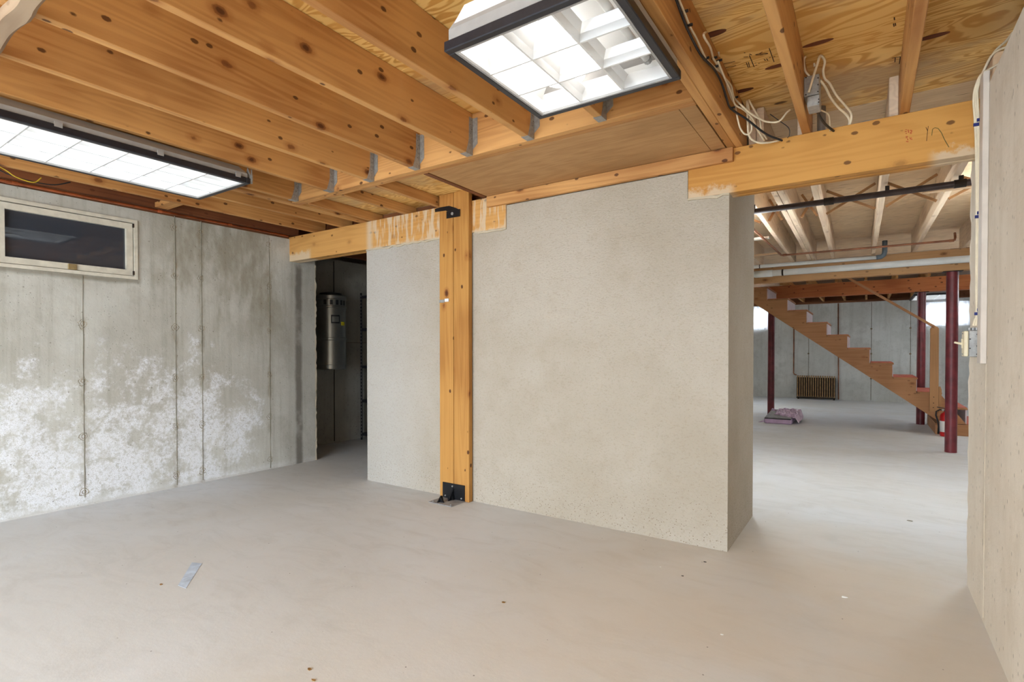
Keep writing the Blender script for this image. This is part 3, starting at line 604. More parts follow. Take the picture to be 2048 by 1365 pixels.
# batten near the ceiling corner
vs = []; fs = []; n = 40
for k in range(n+1):
    x_ = -3.0+1.4*k/n; w0, w1, z_ = .510+.003*math.sin(k*.9), .570+.004*math.sin(k*.7)+random.uniform(-.0015, .0015), J-.030+.003*math.sin(k*.5)
    vs += [(x_, w0, J-.001), (x_, w0+.006, z_), (x_, w1-.012, z_), (x_, w1, z_+.012), (x_, w1, J-.001)]
for k in range(n):
    for i in range(5): fs.append((5*k+i, 5*k+(i+1) % 5, 5*k+5+(i+1) % 5, 5*k+5+i))
fs += [(0, 1, 2, 3, 4), tuple(range(5*n, 5*n+5))]
tag(link('rough_batten', vs, fs, 'plank_grey'), 'rough whitewashed batten crossing under the joists', 'batten')
tag(box('joist_spacer', -4.612, -4.312, 1.880, 1.975, J+.014, J+.052, 'pine_x', None, .002), 'small pale wood block between edge joist and next joist', 'block')

# ------------------------------------------------------------------ fluorescent fixtures
def troffer(name, x0, x1, y0, y1, z0, ztop, nx, ny, tubes, label, group=None, clips=False):
    t = thing(name, label, 'light fixture', ((x0+x1)/2, (y0+y1)/2, z0), group)
    f, fh = .026, .034
    fr = G()
    for (a, b, c, d) in ((x0, x1, y0, y0+f), (x0, x1, y1-f, y1), (x0, x0+f, y0+f, y1-f), (x1-f, x1, y0+f, y1-f)): fr.box(a, b, c, d, z0, z0+fh, .003)
    fr.o('frame', 'black_frame', t)
    bars(x0+f, x1-f, y0+f, y1-f, z0+.002, z0+.008, .008, 'z') if False else None
    lip = G()
    for (a, b, c, d) in ((x0+f, x1-f, y0+f, y0+f+.008), (x0+f, x1-f, y1-f-.008, y1-f), (x0+f, x0+f+.008, y0+f+.008, y1-f-.008), (x1-f-.008, x1-f, y0+f+.008, y1-f-.008)): lip.box(a, b, c, d, z0+.001, z0+.010)
    lip.o('lens_lip', 'case_grey', t)
    hx0, hx1, hy0, hy1, hz = x0+.012, x1-.012, y0+.012, y1-.012, z0+fh+.001; i = .05
    h = G()
    lo = [(hx0, hy0), (hx1, hy0), (hx1, hy1), (hx0, hy1)]; zm = hz+(ztop-hz)*.35; hi = [(hx0+i, hy0+i*.5), (hx1-i, hy0+i*.5), (hx1-i, hy1-i*.5), (hx0+i, hy1-i*.5)]
    out = [(a, b, hz) for a, b in lo]+[(a, b, zm) for a, b in lo]+[(a, b, ztop) for a, b in hi]
    fs = [(k, (k+1) % 4, (k+1) % 4+4, k+4) for k in range(4)]+[(4+k, 4+(k+1) % 4, 8+(k+1) % 4, 8+k) for k in range(4)]+[(8, 9, 10, 11)]
    h.add(out, fs)
    sh = lambda q, d: [(hx0+d, hy0+d), (hx1-d, hy0+d), (hx1-d, hy1-d), (hx0+d, hy1-d)]
    h.o('housing', 'case_grey', t)
    r = G(); d = .004
    inn = [(a, b, hz) for a, b in sh(0, d)]+[(a, b, zm) for a, b in sh(0, d)]+[((a-(hx0+hx1)/2)*.97*(hx1-hx0-2*i)/(hx1-hx0)+(hx0+hx1)/2, (b-(hy0+hy1)/2)*.96+(hy0+hy1)/2, ztop-.005) for a, b in lo]
    r.add(inn, fs); r.o('reflector', 'reflector', t)
    lx0, lx1, ly0, ly1 = x0+f+.008, x1-f-.008, y0+f+.008, y1-f-.008; lh = .055
    blade = [(-.0034, 0), (.0034, 0), (.007, lh*.5), (.020, lh), (-.020, lh), (-.007, lh*.5)]
    for k in range(1, nx):
        c = lx0+(lx1-lx0)*k/nx; G().prism([(c+a, z0+.006+b) for a, b in blade], ly0, ly1, 'y').o('louver_blade', 'louver', t)
    for k in range(1, ny):
        c = ly0+(ly1-ly0)*k/ny; G().prism([(c+a, z0+.0065+b*.98) for a, b in blade], lx0, lx1, 'x').o('louver_blade', 'louver', t)
    for (a, b, c, d) in ((lx0-.006, lx0, ly0, ly1), (lx1, lx1+.006, ly0, ly1), (lx0-.006, lx1+.006, ly0-.006, ly0), (lx0-.006, lx1+.006, ly1, ly1+.006)): box('louver_rim', a, b, c, d, z0+.0105, z0+.062, 'louver', t)
    zt = min(z0+.082, ztop-.024)
    for (xt, mat, kind) in tubes:
        X = lx0+(lx1-lx0)*xt
        if kind == 'u':
            X2 = X+.15; ya, yb = ly0+.05, ly1-.10
            pts = [(X, ya, zt), (X, yb, zt)]+[((X+X2)/2-.075*math.cos(a), yb+.075*math.sin(a), zt) for a in [math.pi*q/8 for q in range(1, 8)]]+[(X2, yb, zt), (X2, ya, zt)]
            u = G().tube(pts, .0145, 10).o('lamp_tube', mat, t, True)
            for xe in (X, X2): G().tube([(xe, ya, zt), (xe, ya-.03, zt)], .016, 10).o('tube_cap', 'galv', u)
        else:
            u = G().tube([(X, ly0+.035, zt), (X, ly1-.035, zt)], .0145, 10).o('lamp_tube', mat, t, True)
            for ye, s in ((ly0+.034, -1), (ly1-.034, 1)): G().tube([(X, ye, zt), (X, ye+s*.022, zt)], .016, 10).o('tube_cap', 'galv', u)
    if clips:
        for yk in (y0+.3, y0+.72, y1-.09): box('latch_clip', x1-.002, x1+.003, yk, yk+.03, z0+fh-.012, z0+fh+.012, 'case_grey', t)
        G().prism([(x1-.075, z0+.02), (x1-.01, z0+.012), (x1-.004, z0+.05), (x1-.035, ztop)], y1+.001, y1+.004, 'y').o('end_bracket', 'galv', t)
        G().prism([(x1-.008, z0+.004), (x1, z0+.004), (x1+.004, z0+.04), (x1-.004, z0+.09)], y1+.004, y1+.012, 'y').o('end_bracket', 'galv', t)
    return t
troffer('ceiling_light', -3.672, -3.068, .545, 1.765, 2.113, 2.219, 3, 6, [(.17, 'tube_cool', 's'), (.5, 'tube_cool', 's'), (.83, 'tube_cool', 's')], 'long fluorescent light with louvers under the joists by the basement window', clips=True)
troffer('ceiling_light', -1.182, -.577, 1.350, 1.975, 2.113, 2.262, 3, 3, [(.14, 'tube_warm', 'u'), (.86, 'tube_off', 's')], 'square fluorescent light with louver cells hung beside the doubled trimmer')
troffer('ceiling_light', -3.4, -2.795, -1.9, -.68, 2.113, 2.219, 3, 6, [(.17, 'tube_cool', 's'), (.5, 'tube_cool', 's'), (.83, 'tube_cool', 's')], 'unseen fluorescent light added under the joists near the added doorway, on the concrete wall side', 'added fill lights outside the picture')  # added out of view, with the next one, for fill light
troffer('ceiling_light', -1.2, -.595, -1.9, -.68, 2.113, 2.219, 3, 6, [(.17, 'tube_warm', 's'), (.5, 'tube_warm', 's'), (.83, 'tube_warm', 's')], 'unseen fluorescent light added under the joists near the added doorway, on the beige wall side', 'added fill lights outside the picture')
troffer('ceiling_light', .70, 1.30, 12.35, 13.57, 2.135, 2.244, 3, 6, [(.17, 'tube_cool', 's'), (.5, 'tube_cool', 's'), (.83, 'tube_cool', 's')], 'fluorescent light beyond the orange beam near the far window')
def strip(x_, y_, label):  # unseen strip lights added to brighten the far room
    t = thing('fill_strip_light', label, 'light fixture', (x_, y_, 1.93), 'added fill lights outside the picture')
    box('batten', x_-.03, x_+.03, y_-.61, y_+.61, 1.965, 2.01, 'case_grey', t, .004)
    for s_ in (-1, 1):
        u = G().tube([(x_+s_*.05, y_-.57, 1.95), (x_+s_*.05, y_+.57, 1.95)], .0145, 10).o('lamp_tube', 'tube_fill', t, True)
        for ye in (y_-.60, y_+.571): box('lamp_holder', x_+s_*.05-.016, x_+s_*.05+.016, ye, ye+.028, 1.93, 1.98, 'label_white', t)
        G().tube([(x_, y_+s_*.45, 2.01), (x_, y_+s_*.45, SUB-.0005)], .003, 6).o('hanging_rod', 'galv', t)
for (x_, y_, lab) in ((1.02, 5.1, 'added unseen strip light between beige wall and tan beam'), (2.3, 8.6, 'added unseen strip light beside the stair landing'), (-1.06, 4.95, 'added unseen strip light right behind the chimney'), (-2.2, 11.4, 'added unseen strip light left of the stair opening'), (3.0, 11.8, 'added unseen strip light in the far corner past the landing')): strip(x_, y_, lab)

# ------------------------------------------------------------------ cables on the trimmer and ceiling
def z7(x, y): return 1360+x/4.55, y/4.55
def zk(x, y): return 1540+x/6.203, 80+y/6.203
def cable(name, pts, r, mat, label, group=None, flat=1.): return tag(G().tube(pts, r, 8, 5, flat).o(name, mat, None, True), label, 'cable', group)
XT = -.568
P = lambda L, f, ax, v: [px(*f(a, b), ax, v) for a, b in L]
cable('black_cable', P([(-40, -20), (30, 170), (75, 280), (160, 450), (215, 530), (310, 630), (380, 760), (425, 900), (465, 990)], z7, 'x', XT+.012)+[px(*z7(600, 1080), 'y', 2.80), px(*z7(700, 1160), 'y', 2.86), px(*z7(800, 1230), 'y', 2.93), px(*z7(930, 1280), 'y', 3.0)], .005, 'cable_black', 'black cable stapled along the doubled trimmer and drooping to the beam')
cable('white_cable', P([(-60, -120), (0, 20), (50, 140), (95, 250), (150, 350), (190, 440), (240, 540), (310, 610), (400, 690), (440, 820), (470, 900), (500, 950)], z7, 'x', XT+.010)+[px(*z7(520, 1060), 'y', 2.78), px(*z7(550, 1170), 'y', 2.82), px(*z7(600, 1225), 'y', 2.85), px(*z7(650, 1190), 'y', 2.86), px(*z7(640, 1080), 'y', 2.86), px(*z7(615, 915), 'y', 2.9)], .0042, 'cable', 'white cable running the whole trimmer and ending in a hanging loop')
cable('white_cable', [px(*z7(300, 530), 'x', XT+.008), px(*z7(275, 430), 'x', XT+.02), px(*z7(215, 320), 'x', XT+.03), px(*z7(260, 285), 'y', 2.42), px(*z7(330, 265), 'y', 2.44), px(*z7(350, 300), 'y', 2.46), px(*z7(335, 380), 'y', 2.48), px(*z7(352, 460), 'y', 2.50), px(*z7(345, 555), 'y', 2.54)], .0045, 'cable', 'white cable bent in a tall loop against the gold plywood', None, 1.)
cable('white_cable', P([(300, 530), (345, 600), (400, 700), (465, 780), (480, 850), (500, 900)], z7, 'x', XT+.014)+[px(*z7(560, 960), 'y', 2.72), px(*z7(640, 1030), 'y', 2.78), px(*z7(720, 1080), 'y', 2.84), px(*z7(800, 1110), 'y', 2.88), px(*z7(900, 1105), 'y', 2.90), px(1573, 226, 'y', 2.92), px(1580, 220, 'y', 2.94)], .0045, 'cable', 'white cable sweeping from the trimmer over to the next joist')
cable('white_cable', P([(345, 560), (370, 620), (410, 720), (470, 850), (500, 950)], z7, 'x', XT+.022)+[px(*z7(580, 1000), 'y', 2.80), px(*z7(650, 1070), 'y', 2.86), px(*z7(700, 1170), 'y', 2.92), px(*z7(760, 1270), 'y', 3.0), px(*z7(770, 1275), 'y', 3.03)], .0045, 'cable', 'white cable dropping from the trimmer to the beam top')
cable('white_cable', [px(*z7(625, 910), 'y', 2.92), px(*z7(680, 1010), 'y', 2.92), px(*z7(725, 1090), 'y', 2.94), px(*z7(740, 1180), 'y', 2.97), px(*z7(790, 1270), 'y', 3.03)], .0045, 'cable', 'white cable hanging straight from the plywood to the beam')
cable('white_cable', [px(*z7(610, 920), 'y', 2.90), px(*z7(615, 1100), 'y', 2.90), px(*z7(630, 1240), 'y', 2.93), px(*z7(700, 1295), 'y', 2.97), px(*z7(790, 1300), 'y', 3.0), px(*z7(900, 1280), 'y', 3.05)], .005, 'cable', 'white cable sagging in a bow just above the beam')
cable('grey_cable', [px(*zk(0, 920), 'y', 3.0), px(*zk(110, 1000), 'y', 3.02), px(*zk(230, 1090), 'y', 3.03), px(*zk(240, 1180), 'y', 3.04), px(*zk(215, 1215), 'y', 3.05)], .002, 'cable_black', 'thin dark wire curling behind the beam by the white cables')
tieg = G()
for (a, b, w) in ((30, 110, .03), (70, 235, .02), (225, 535, .03), (310, 610, .05), (345, 555, .02), (300, 530, .02), (495, 890, .05), (515, 970, .05), (465, 985, .02)):
    p = px(*z7(a, b), 'x', XT+.006); st = tag(G().prism([(XT-.0, p.z-.004), (XT+.024, p.z-.004), (XT+.024, p.z+.004), (XT, p.z+.004)], p.y-.0035, p.y+.0035, 'y').o('cable_staple', 'cable_black'), 'small dark cable staple on the doubled trimmer', 'staple', 'cable staples on the trimmer')
# junction box on the joist
jb = thing('junction_box', 'galvanised junction box with cables on the joist over the passage', 'junction box', (-.22, 2.75, 2.22))
box('box_body', -.2485, -.188, 2.73, 2.83, 2.262, 2.350, 'galv', jb, .003)
box('box_cover', -.236, -.186, 2.735, 2.83, 2.215, 2.2605, 'galv', jb, .003)
for (a, b) in ((-.240, 2.345), (-.240, 2.268), (-.193, 2.33), (-.193, 2.30), (-.193, 2.27), (-.190, 2.235), (-.190, 2.222)): G().tube([(a, 2.7298, b), (a, 2.7275, b)], .0028, 8).o('screw', 'dark_iron', jb)
cable('white_cable', P([(490, 450), (440, 390), (420, 300), (430, 220)], zk, 'y', 2.74)+P([(480, 205), (530, 230), (550, 300), (555, 330)], zk, 'y', 2.85), .0048, 'cable', 'white cable looping out of the junction box top')
cable('white_cable', [px(*zk(480, 650), 'y', 2.715), px(*zk(530, 480), 'y', 2.725), px(*zk(590, 290), 'y', 2.74), px(*zk(620, 200), 'y', 2.76), px(*zk(660, 220), 'y', 2.80), px(*zk(680, 280), 'y', 2.82), px(*zk(660, 380), 'y', 2.83), px(*zk(680, 480), 'y', 2.84), px(*zk(740, 540), 'y', 2.86), px(*zk(820, 680), 'y', 2.92), px(*zk(930, 810), 'y', 3.0), px(*zk(1005, 910), 'y', 3.06), px(*zk(1005, 1010), 'y', 3.08), px(*zk(975, 1095), 'y', 3.12)], .0052, 'cable', 'white cable crossing the junction box and curving down to the beam')
cable('white_cable', [px(*zk(625, 500), 'y', 2.79), px(*zk(690, 590), 'y', 2.84), px(*zk(750, 710), 'y', 2.9), px(*zk(840, 830), 'y', 2.98), px(*zk(950, 930), 'y', 3.05), px(*zk(985, 1010), 'y', 3.08), px(*zk(965, 1095), 'y', 3.11)], .0052, 'cable', 'white cable from the side of the junction box to the beam')
cable('white_cable', [px(*zk(540, 805), 'y', 2.75), px(*zk(570, 850), 'y', 2.80), px(*zk(650, 880), 'y', 2.88), px(*zk(720, 920), 'y', 2.95), px(*zk(740, 1000), 'y', 3.0), px(*zk(745, 1130), 'y', 3.06)], .0032, 'cable', 'thin white cable leaving the bottom of the junction box')
cable('black_cable', [px(*zk(545, 815), 'y', 2.76), px(*zk(600, 920), 'y', 2.86), px(*zk(680, 1040), 'y', 2.97), px(*zk(790, 1130), 'y', 3.07)], .0055, 'cable_black', 'short black cable below the junction box')
cable('grey_cable', [px(*zk(1000, 1085), 'y', 3.12), px(*zk(1100, 1035), 'y', 3.14), px(*zk(1250, 1000), 'y', 3.15), px(*zk(1430, 1000), 'y', 3.16)], .0035, 'cable_grey', 'grey cable lying along the beam top')
tag(G().tube([(-.212, 3.24, 2.225), (-.212, 3.24, 2.40)], .02, 10).o('conduit_stub', 'cable_grey', None, True), 'grey conduit stub behind the beam under the junction box', 'conduit')

# ------------------------------------------------------------------ right wall: white stud, cables, switch
tag(box('white_stud', XR-.021, XR-.0005, 2.850, 2.925, 1.062, 2.245, 'white_paint', None, .002), 'white painted stud fixed upright on the beige concrete wall', 'stud')
cols = [(1949, .0), (1953, .0), (1957, .0)]
def cabz(k):
    b0 = [(1947, 652), (1951.5, 652), (1957, 652)][k]
    L = [b0, [(1950, 640), (1954, 638), (1958.5, 640)][k], [(1953.5, 628), (1956, 622), (1959, 618)][k], [(1953, 560), (1956, 560), (1959.5, 560)][k], [(1954, 430), (1957, 430), (1959.5, 430)][k], [(1952.5, 300), (1955.5, 300), (1958.5, 300)][k], [(1950, 240), (1954, 240), (1957, 240)][k], [(1947.5, 200), (1951.5, 200), (1955, 200)][k], [(1951, 175), (1954, 172), (1956, 175)][k]]
    pts = [px(x_, y_, 'y', 2.962) for x_, y_ in L]
    tail = [[(1962, 150), (1982, 137), (2006, 124), (2030, 118)], [(1966, 145), (1983, 112), (2002, 98), (2025, 92)], [(1970, 138), (1990, 103), (2012, 82), (2025, 66)]][k]
    pts += [px(x_, y_, 'y', 2.95-.05*i) for i, (x_, y_) in enumerate(tail)]
    return pts
for k in range(3): cable('white_cable', cabz(k), .0048, 'cable', ['outer white cable climbing beside the white stud', 'middle white cable climbing beside the white stud', 'white cable hugging the white stud'][k], None)
for (x_, y_) in ((1959, 240), (1952, 250), (1959.5, 426), (1955, 434), (1959.5, 620), (1954, 628)):
    p = px(x_, y_, 'y', 2.957); tag(box('cable_staple', p.x-.009, p.x+.009, 2.950, 2.957, p.z-.006, p.z+.006, 'staple_blue'), 'blue cable staple beside the white stud', 'staple', 'blue cable staples on the wall')
sw = thing('light_switch', 'metal switch box with ivory toggle plate on the end of the beige wall', 'switch', (.37, 3.03, 1.087))
box('switch_box', .360, .3995, 2.995, 3.06, 1.088, 1.203, 'galv', sw, .003)
box('switch_plate', .345, .3595, 2.99, 3.065, 1.09, 1.20, 'ivory_plate', sw, .003)
box('toggle_base', .340, .3448, 3.018, 3.038, 1.125, 1.168, 'ivory_plate', sw, .002)
G().tube([(.341, 3.028, 1.145), (.316, 3.028, 1.152)], [.005, .004], 8).o('toggle', 'ivory_plate', sw)
for zz in (1.10, 1.19): G().tube([(.3455, 3.028, zz), (.342, 3.028, zz)], .003, 8).o('screw', 'galv', sw)
for (a, zz) in ((.365, 1.165), (.365, 1.125), (.388, 1.185), (.388, 1.135), (.388, 1.10)): G().tube([(a, 2.9949, zz), (a, 2.993, zz)], .0028, 8).o('screw', 'dark_iron', sw)
for xk in (.366, .378, .39): G().tube([(xk, 3.02, 1.203), (xk, 3.02, 1.215)], .006, 8).o('cable_clamp', 'galv', sw)

# ------------------------------------------------------------------ left wall pipes
cp = tag(G().tube([(XL+.062, YB+.05, J-.024), (XL+.062, 1.0, J-.014), (XL+.062, 3.02, J-.006)], .0095, 10).o('copper_pipe', 'copper', None, True), 'bright copper pipe along the top of the concrete wall above the window', 'pipe')
for y_ in (1.02, 1.05, 1.9, 2.45): G().tube([(XL+.062, y_, J-.014+(y_-1)*.004), (XL+.062, y_+.03, J-.014+(y_-.97)*.004)], .0122, 10).o('coupling', 'copper', cp)
cable('yellow_cable', [px(x_/5.687, 340+y_/5.687, 'x', -4.40) for x_, y_ in ((-200, -140), (60, 0), (160, 70), (300, 125), (400, 140), (470, 90))], .0035, 'cable_yellow', 'yellow cable drooping between joists above the window')
cable('black_cable', [px(x_/5.687, 340+y_/5.687, 'x', -4.45) for x_, y_ in ((-100, -40), (150, 70), (400, 140), (620, 170), (800, 140))], .004, 'cable_black', 'black cable lying above the copper pipe')

# ------------------------------------------------------------------ utility recess: canister and shelving
va = thing('vacuum_canister', 'grey metal central vacuum canister hanging on the dim wall', 'canister', (-5.12, 3.885, .90)); cx_, cy_, r_ = -5.12, 3.885, .17
autosmooth(G().lathe(cx_, cy_, [(.05, .905), (r_-.01, .905), (r_, .915), (r_, .955), (r_+.003, .957), (r_+.003, .963), (r_, .965), (r_, 1.235), (r_+.005, 1.24), (r_+.005, 1.262), (r_, 1.267), (r_, 1.60)], 40).o('canister_body', 'steel_tank', va))
autosmooth(G().lathe(cx_, cy_, [(r_, 1.601), (r_+.006, 1.606), (r_+.006, 1.62), (r_-.003, 1.625), (r_-.003, 1.70), (r_+.006, 1.705), (r_+.006, 1.74), (r_-.01, 1.748)], 40).o('motor_collar', 'steel_tank', va))
autosmooth(G().lathe(cx_, cy_, [(.06, 1.7485), (.13, 1.7485), (.12, 1.775), (.06, 1.785)], 32).o('cap', 'tank_dark', va))
def wrap(name, a0, a1, z0, z1, rr, mat, parent, n=6):
    vs = []; 
    for k in range(n+1):
        a = a0+(a1-a0)*k/n
        for r2 in (rr, rr+.002):
            for zz in (z0, z1): vs.append((cx_+r2*math.cos(a), cy_+r2*math.sin(a), zz))
    fs = []
    for k in range(n):
        b = 4*k; fs += [(b+2, b+6, b+7, b+3), (b, b+1, b+5, b+4), (b, b+4, b+6, b+2), (b+1, b+3, b+7, b+5)]
    fs += [(0, 2, 3, 1), (4*n, 4*n+1, 4*n+3, 4*n+2)]
    return link(name, vs, fs, mat, parent)
vw = math.atan2(-cy_, -cx_)                     # direction from canister to viewer
for da in (-.45, -.05, .33, .66, .95): wrap('vent_slot', vw+da, vw+da+.19, 1.635, 1.69, r_-.0025, 'tank_dark', va)
lb = wrap('rating_label', vw+.02, vw+.60, 1.425, 1.52, r_+.0005, 'tank_dark', va); wrap('label_field', vw+.09, vw+.53, 1.442, 1.503, r_+.003, 'steel_tank', lb)
wrap('warning_sticker', vw+.72, vw+1.05, 1.405, 1.445, r_+.0005, 'label_yellow', va)
tag(box('mounting_bracket', -5.369, -5.292, 3.80, 3.97, 1.30, 1.36, 'galv'), 'steel bracket carrying the canister on the dim wall', 'bracket')
sh = thing('shelving_unit', 'black slotted steel shelving in the utility recess', 'shelf', (-4.85, 4.62, 0))
for (x_, y_) in ((-5.285, 4.45), (-4.40, 4.45), (-5.285, 4.80), (-4.40, 4.80)):
    sx = 1 if x_ < -5 else -1; sy = 1 if y_ < 4.6 else -1
    g = G().box(min(x_, x_+sx*.032), max(x_, x_+sx*.032), min(y_, y_+sy*.002), max(y_, y_+sy*.002), 0, 1.84).box(min(x_, x_+sx*.002), max(x_, x_+sx*.002), min(y_+sy*.002, y_+sy*.03), max(y_+sy*.002, y_+sy*.03), 0, 1.84)
    u = g.o('upright', 'black_frame', sh)
    if y_ < 4.6:
        hg = G()
        for k in range(44): hg.box(x_+sx*.012, x_+sx*.020, y_-.0008, y_-.0001, .03+k*.041, .05+k*.041)
        hg.o('slot', 'case_grey', u)
for zz in (.083, .50, .929, 1.395, 1.80): G().box(-5.281, -4.404, 4.4535, 4.7965, zz, zz+.004).box(-5.281, -4.404, 4.4535, 4.4555, zz-.03, zz).o('shelf_board', 'black_frame', sh)

# ------------------------------------------------------------------ columns
def column(x_, y_, ztop, label):
    t = thing('steel_column', label, 'column', (x_, y_, 0), 'maroon steel columns')
    autosmooth(G().lathe(x_, y_, [(.052, .0005), (.054, .003), (.054, ztop-.008)], 32).o('column_tube', 'maroon', t))
    box('cap_plate', x_-.085, x_+.085, y_-.065, y_+.065, ztop-.0075, ztop-.0005, 'dark_iron', t)
column(.762, 7.50, 1.985, 'maroon steel column under the tan beam with the drain pipe')
column(.668, 10.10, 2.005, 'maroon steel column behind the stairs near the handrail post')
column(-1.388, 10.10, 2.005, 'maroon steel column standing behind the lilac wrapped bundle')

# ------------------------------------------------------------------ stairs
rx = [-1.305, -1.022, -.766, -.506, -.249, .018, .282, .547, .805, 1.067]
tz = [2.11, 1.92, 1.732, 1.54, 1.352, 1.16, .953, .756, .566, .372, .155]     # tz[k] = tread height between rx[k-1]..rx[k]
st = thing('staircase', 'wooden staircase with red treads and pale risers climbing behind the tan beam', 'staircase', (0, 9.5, 0))
Y0, Y1 = 9.0, 10.0
prof = [(-1.95, 2.11-.03)]
for k in range(len(rx)-1):
    prof += [(rx[k], tz[k]-.03), (rx[k], tz[k+1]-.03)]
prof[-1] = (rx[-1], tz[-1]+.002)
bot = lambda x_: 1.856-.7399*(x_+1.482)
poly = prof+[(.815, tz[-1]+.002), (-1.75, bot(-1.75)), (-1.95, bot(-1.75))]
for yy, nm in ((Y0, 'stringer'), (Y1-.04, 'stringer')): G().prism(poly, yy, yy+.038, 'y').o(nm, 'stair_x', st)
for k in range(0, len(rx)):
    tr_ = box('tread', (rx[k-1] if k else -1.9)+.012, rx[k]+.015, Y0-.004, Y1+.002, tz[k]-.029, tz[k]-.006, 'stair_x', st, .003)
    box('tread_cover', (rx[k-1] if k else -1.9)+.014, rx[k]+.010, Y0+.02, Y1-.02, tz[k]-.0055, tz[k], 'red_tread', tr_)
for k in range(0, len(rx)): box('riser', rx[k]-.004, rx[k]+.010, Y0+.039, Y1-.041, tz[k+1]+.002, tz[k]-.031, 'riser_white', st)
pf = thing('stair_landing', 'low wooden landing box at the foot of the stairs', 'landing', (1.3, 9.6, 0))
box('front_board', .755, 1.95, 8.995, 9.033, .0005, .124, 'stair_x', pf, .002); box('side_board', .755, .793, 9.034, 10.19, .0005, .124, 'stair_x', pf, .002)
box('side_board', 1.912, 1.95, 9.034, 10.19, .0005, .124, 'stair_x', pf, .002); box('deck', .755, 1.955, 8.99, 10.195, .1245, .1485, 'stair_x', pf, .002); box('deck_cover', 1.09, 1.94, 9.02, 10.18, .149, .154, 'red_tread', pf)
hr = thing('handrail', 'wooden handrail with upright post at the stair foot', 'handrail', (.73, 8.95, .3))
np_ = G().prism([(.688, .305), (.782, .305), (.777, 1.41), (.76, 1.435), (.705, 1.435), (.688, 1.41)], 8.955, 8.9955, 'y').o('newel_post', 'stair_z', hr)
G().prism([(.784, .30), (.812, .30), (.812, .60), (.80, .64), (.784, .64)], 8.956, 8.994, 'y').o('newel_cleat', 'stair_z', hr)
for zz in (.36, .50, .42): G().tube([(.72+zz*.02, 8.955, zz), (.72+zz*.02, 8.951, zz)], .006, 8).o('bolt', 'dark_iron', hr)
a = Vector((-.95, 2.68)); b = Vector((.735, 1.425)); d = (b-a).normalized(); nn = Vector((-d.y, d.x))
q = lambda s, w: tuple(s+nn*w)
a = b-d*1.27
G().prism([q(a, -.014), q(b, -.014), q(b, .016), q(a, .016)], 8.915, 8.954, 'y').o('rail', 'stair_x', hr)

# ------------------------------------------------------------------ extinguisher
ex, ey = .846, 8.86
fe = thing('fire_extinguisher', 'red fire extinguisher standing at the corner of the stair landing', 'extinguisher', (ex, ey, 0))
autosmooth(G().lathe(ex, ey, [(.055, .001), (.060, .006), (.060, .255), (.056, .28), (.042, .300), (.022, .312), (.018, .325)], 32).o('cylinder', 'red', fe))
autosmooth(G().lathe(ex, ey, [(.0605, .06), (.0612, .061), (.0612, .20), (.0605, .201)], 32).o('instruction_label', 'label_white', fe))
autosmooth(G().lathe(ex, ey, [(.020, .3255), (.020, .345), (.012, .35), (.012, .362)], 16).o('valve', 'black_metal', fe))
G().prism([(ex-.09, .372), (ex+.03, .352), (ex+.03, .360), (ex-.09, .382)], ey-.008, ey+.008, 'y').o('lever', 'black_metal', fe)
G().tube([(ex-.015, ey, .336), (ex-.06, ey-.01, .345), (ex-.098, ey-.02, .32), (ex-.102, ey-.02, .27), (ex-.082, ey-.02, .20), (ex-.072, ey-.015, .12), (ex-.074, ey-.015, .03)], [.009]*6+[.013], 8, 0).o('hose', 'black_metal', fe, True)
G().tube([(ex-.03, ey-.02, .345), (ex-.03, ey-.032, .345)], .014, 12).o('gauge', 'galv', fe)

# ------------------------------------------------------------------ lilac bundle
bd = thing('wrapped_bundle', 'bundle of grey sheets in torn lilac plastic wrap on the far floor', 'bundle', (-1.13, 9.3, 0))
G().box(-1.325, -.945, 8.95, 9.75, .001, .075, .012).o('wrapped_base', 'lilac', bd)
G().prism([(8.965, .078), (9.72, .078), (9.70, .145), (8.97, .090)], -1.315, -.96, 'x').o('sheet_stack', 'grey_sheet', bd)
box('gap_shade_strip', -1.318, -.955, 8.946, 8.952, .070, .083, 'tank_dark', bd)  # dark strip standing in for the shade between wrap and sheets
vs = []; n, m_ = 26, 30; rr = random.Random(11)
for i in range(n+1):
    for k in range(m_+1):
        u, v = i/n, k/m_; x_ = -1.22+.33*u; y_ = 9.0+.80*v+(.25*(1-u) if v < .25 else 0)*(1-v*4)
        e_ = min(u, 1-u, v, 1-v)*9; hgt = .096+.055*v+(.030*min(1, e_)*(.55+.45*math.sin(u*17+3*v)*math.cos(v*13+2*u)))+rr.uniform(-.010, .012)
        if i == n: x_ += .03; hgt = .02+rr.uniform(0, .02)
        vs.append((x_+rr.uniform(-.006, .006), y_+rr.uniform(-.01, .01), hgt))
link('torn_film', vs, [(i*(m_+1)+k, (i+1)*(m_+1)+k, (i+1)*(m_+1)+k+1, i*(m_+1)+k+1) for i in range(n) for k in range(m_)], 'lilac_film', bd)
G().tube([(-1.33, 8.96, .03), (-1.36, 8.93, .022), (-1.40, 8.92, .012)], [.012, .009, .003], 6).o('film_tail', 'lilac_film', bd)
G().tube([(-1.24, 9.55, .14), (-1.29, 9.58, .155), (-1.31, 9.60, .14)], [.02, .022, .008], 7).o('film_tail', 'lilac_film', bd)

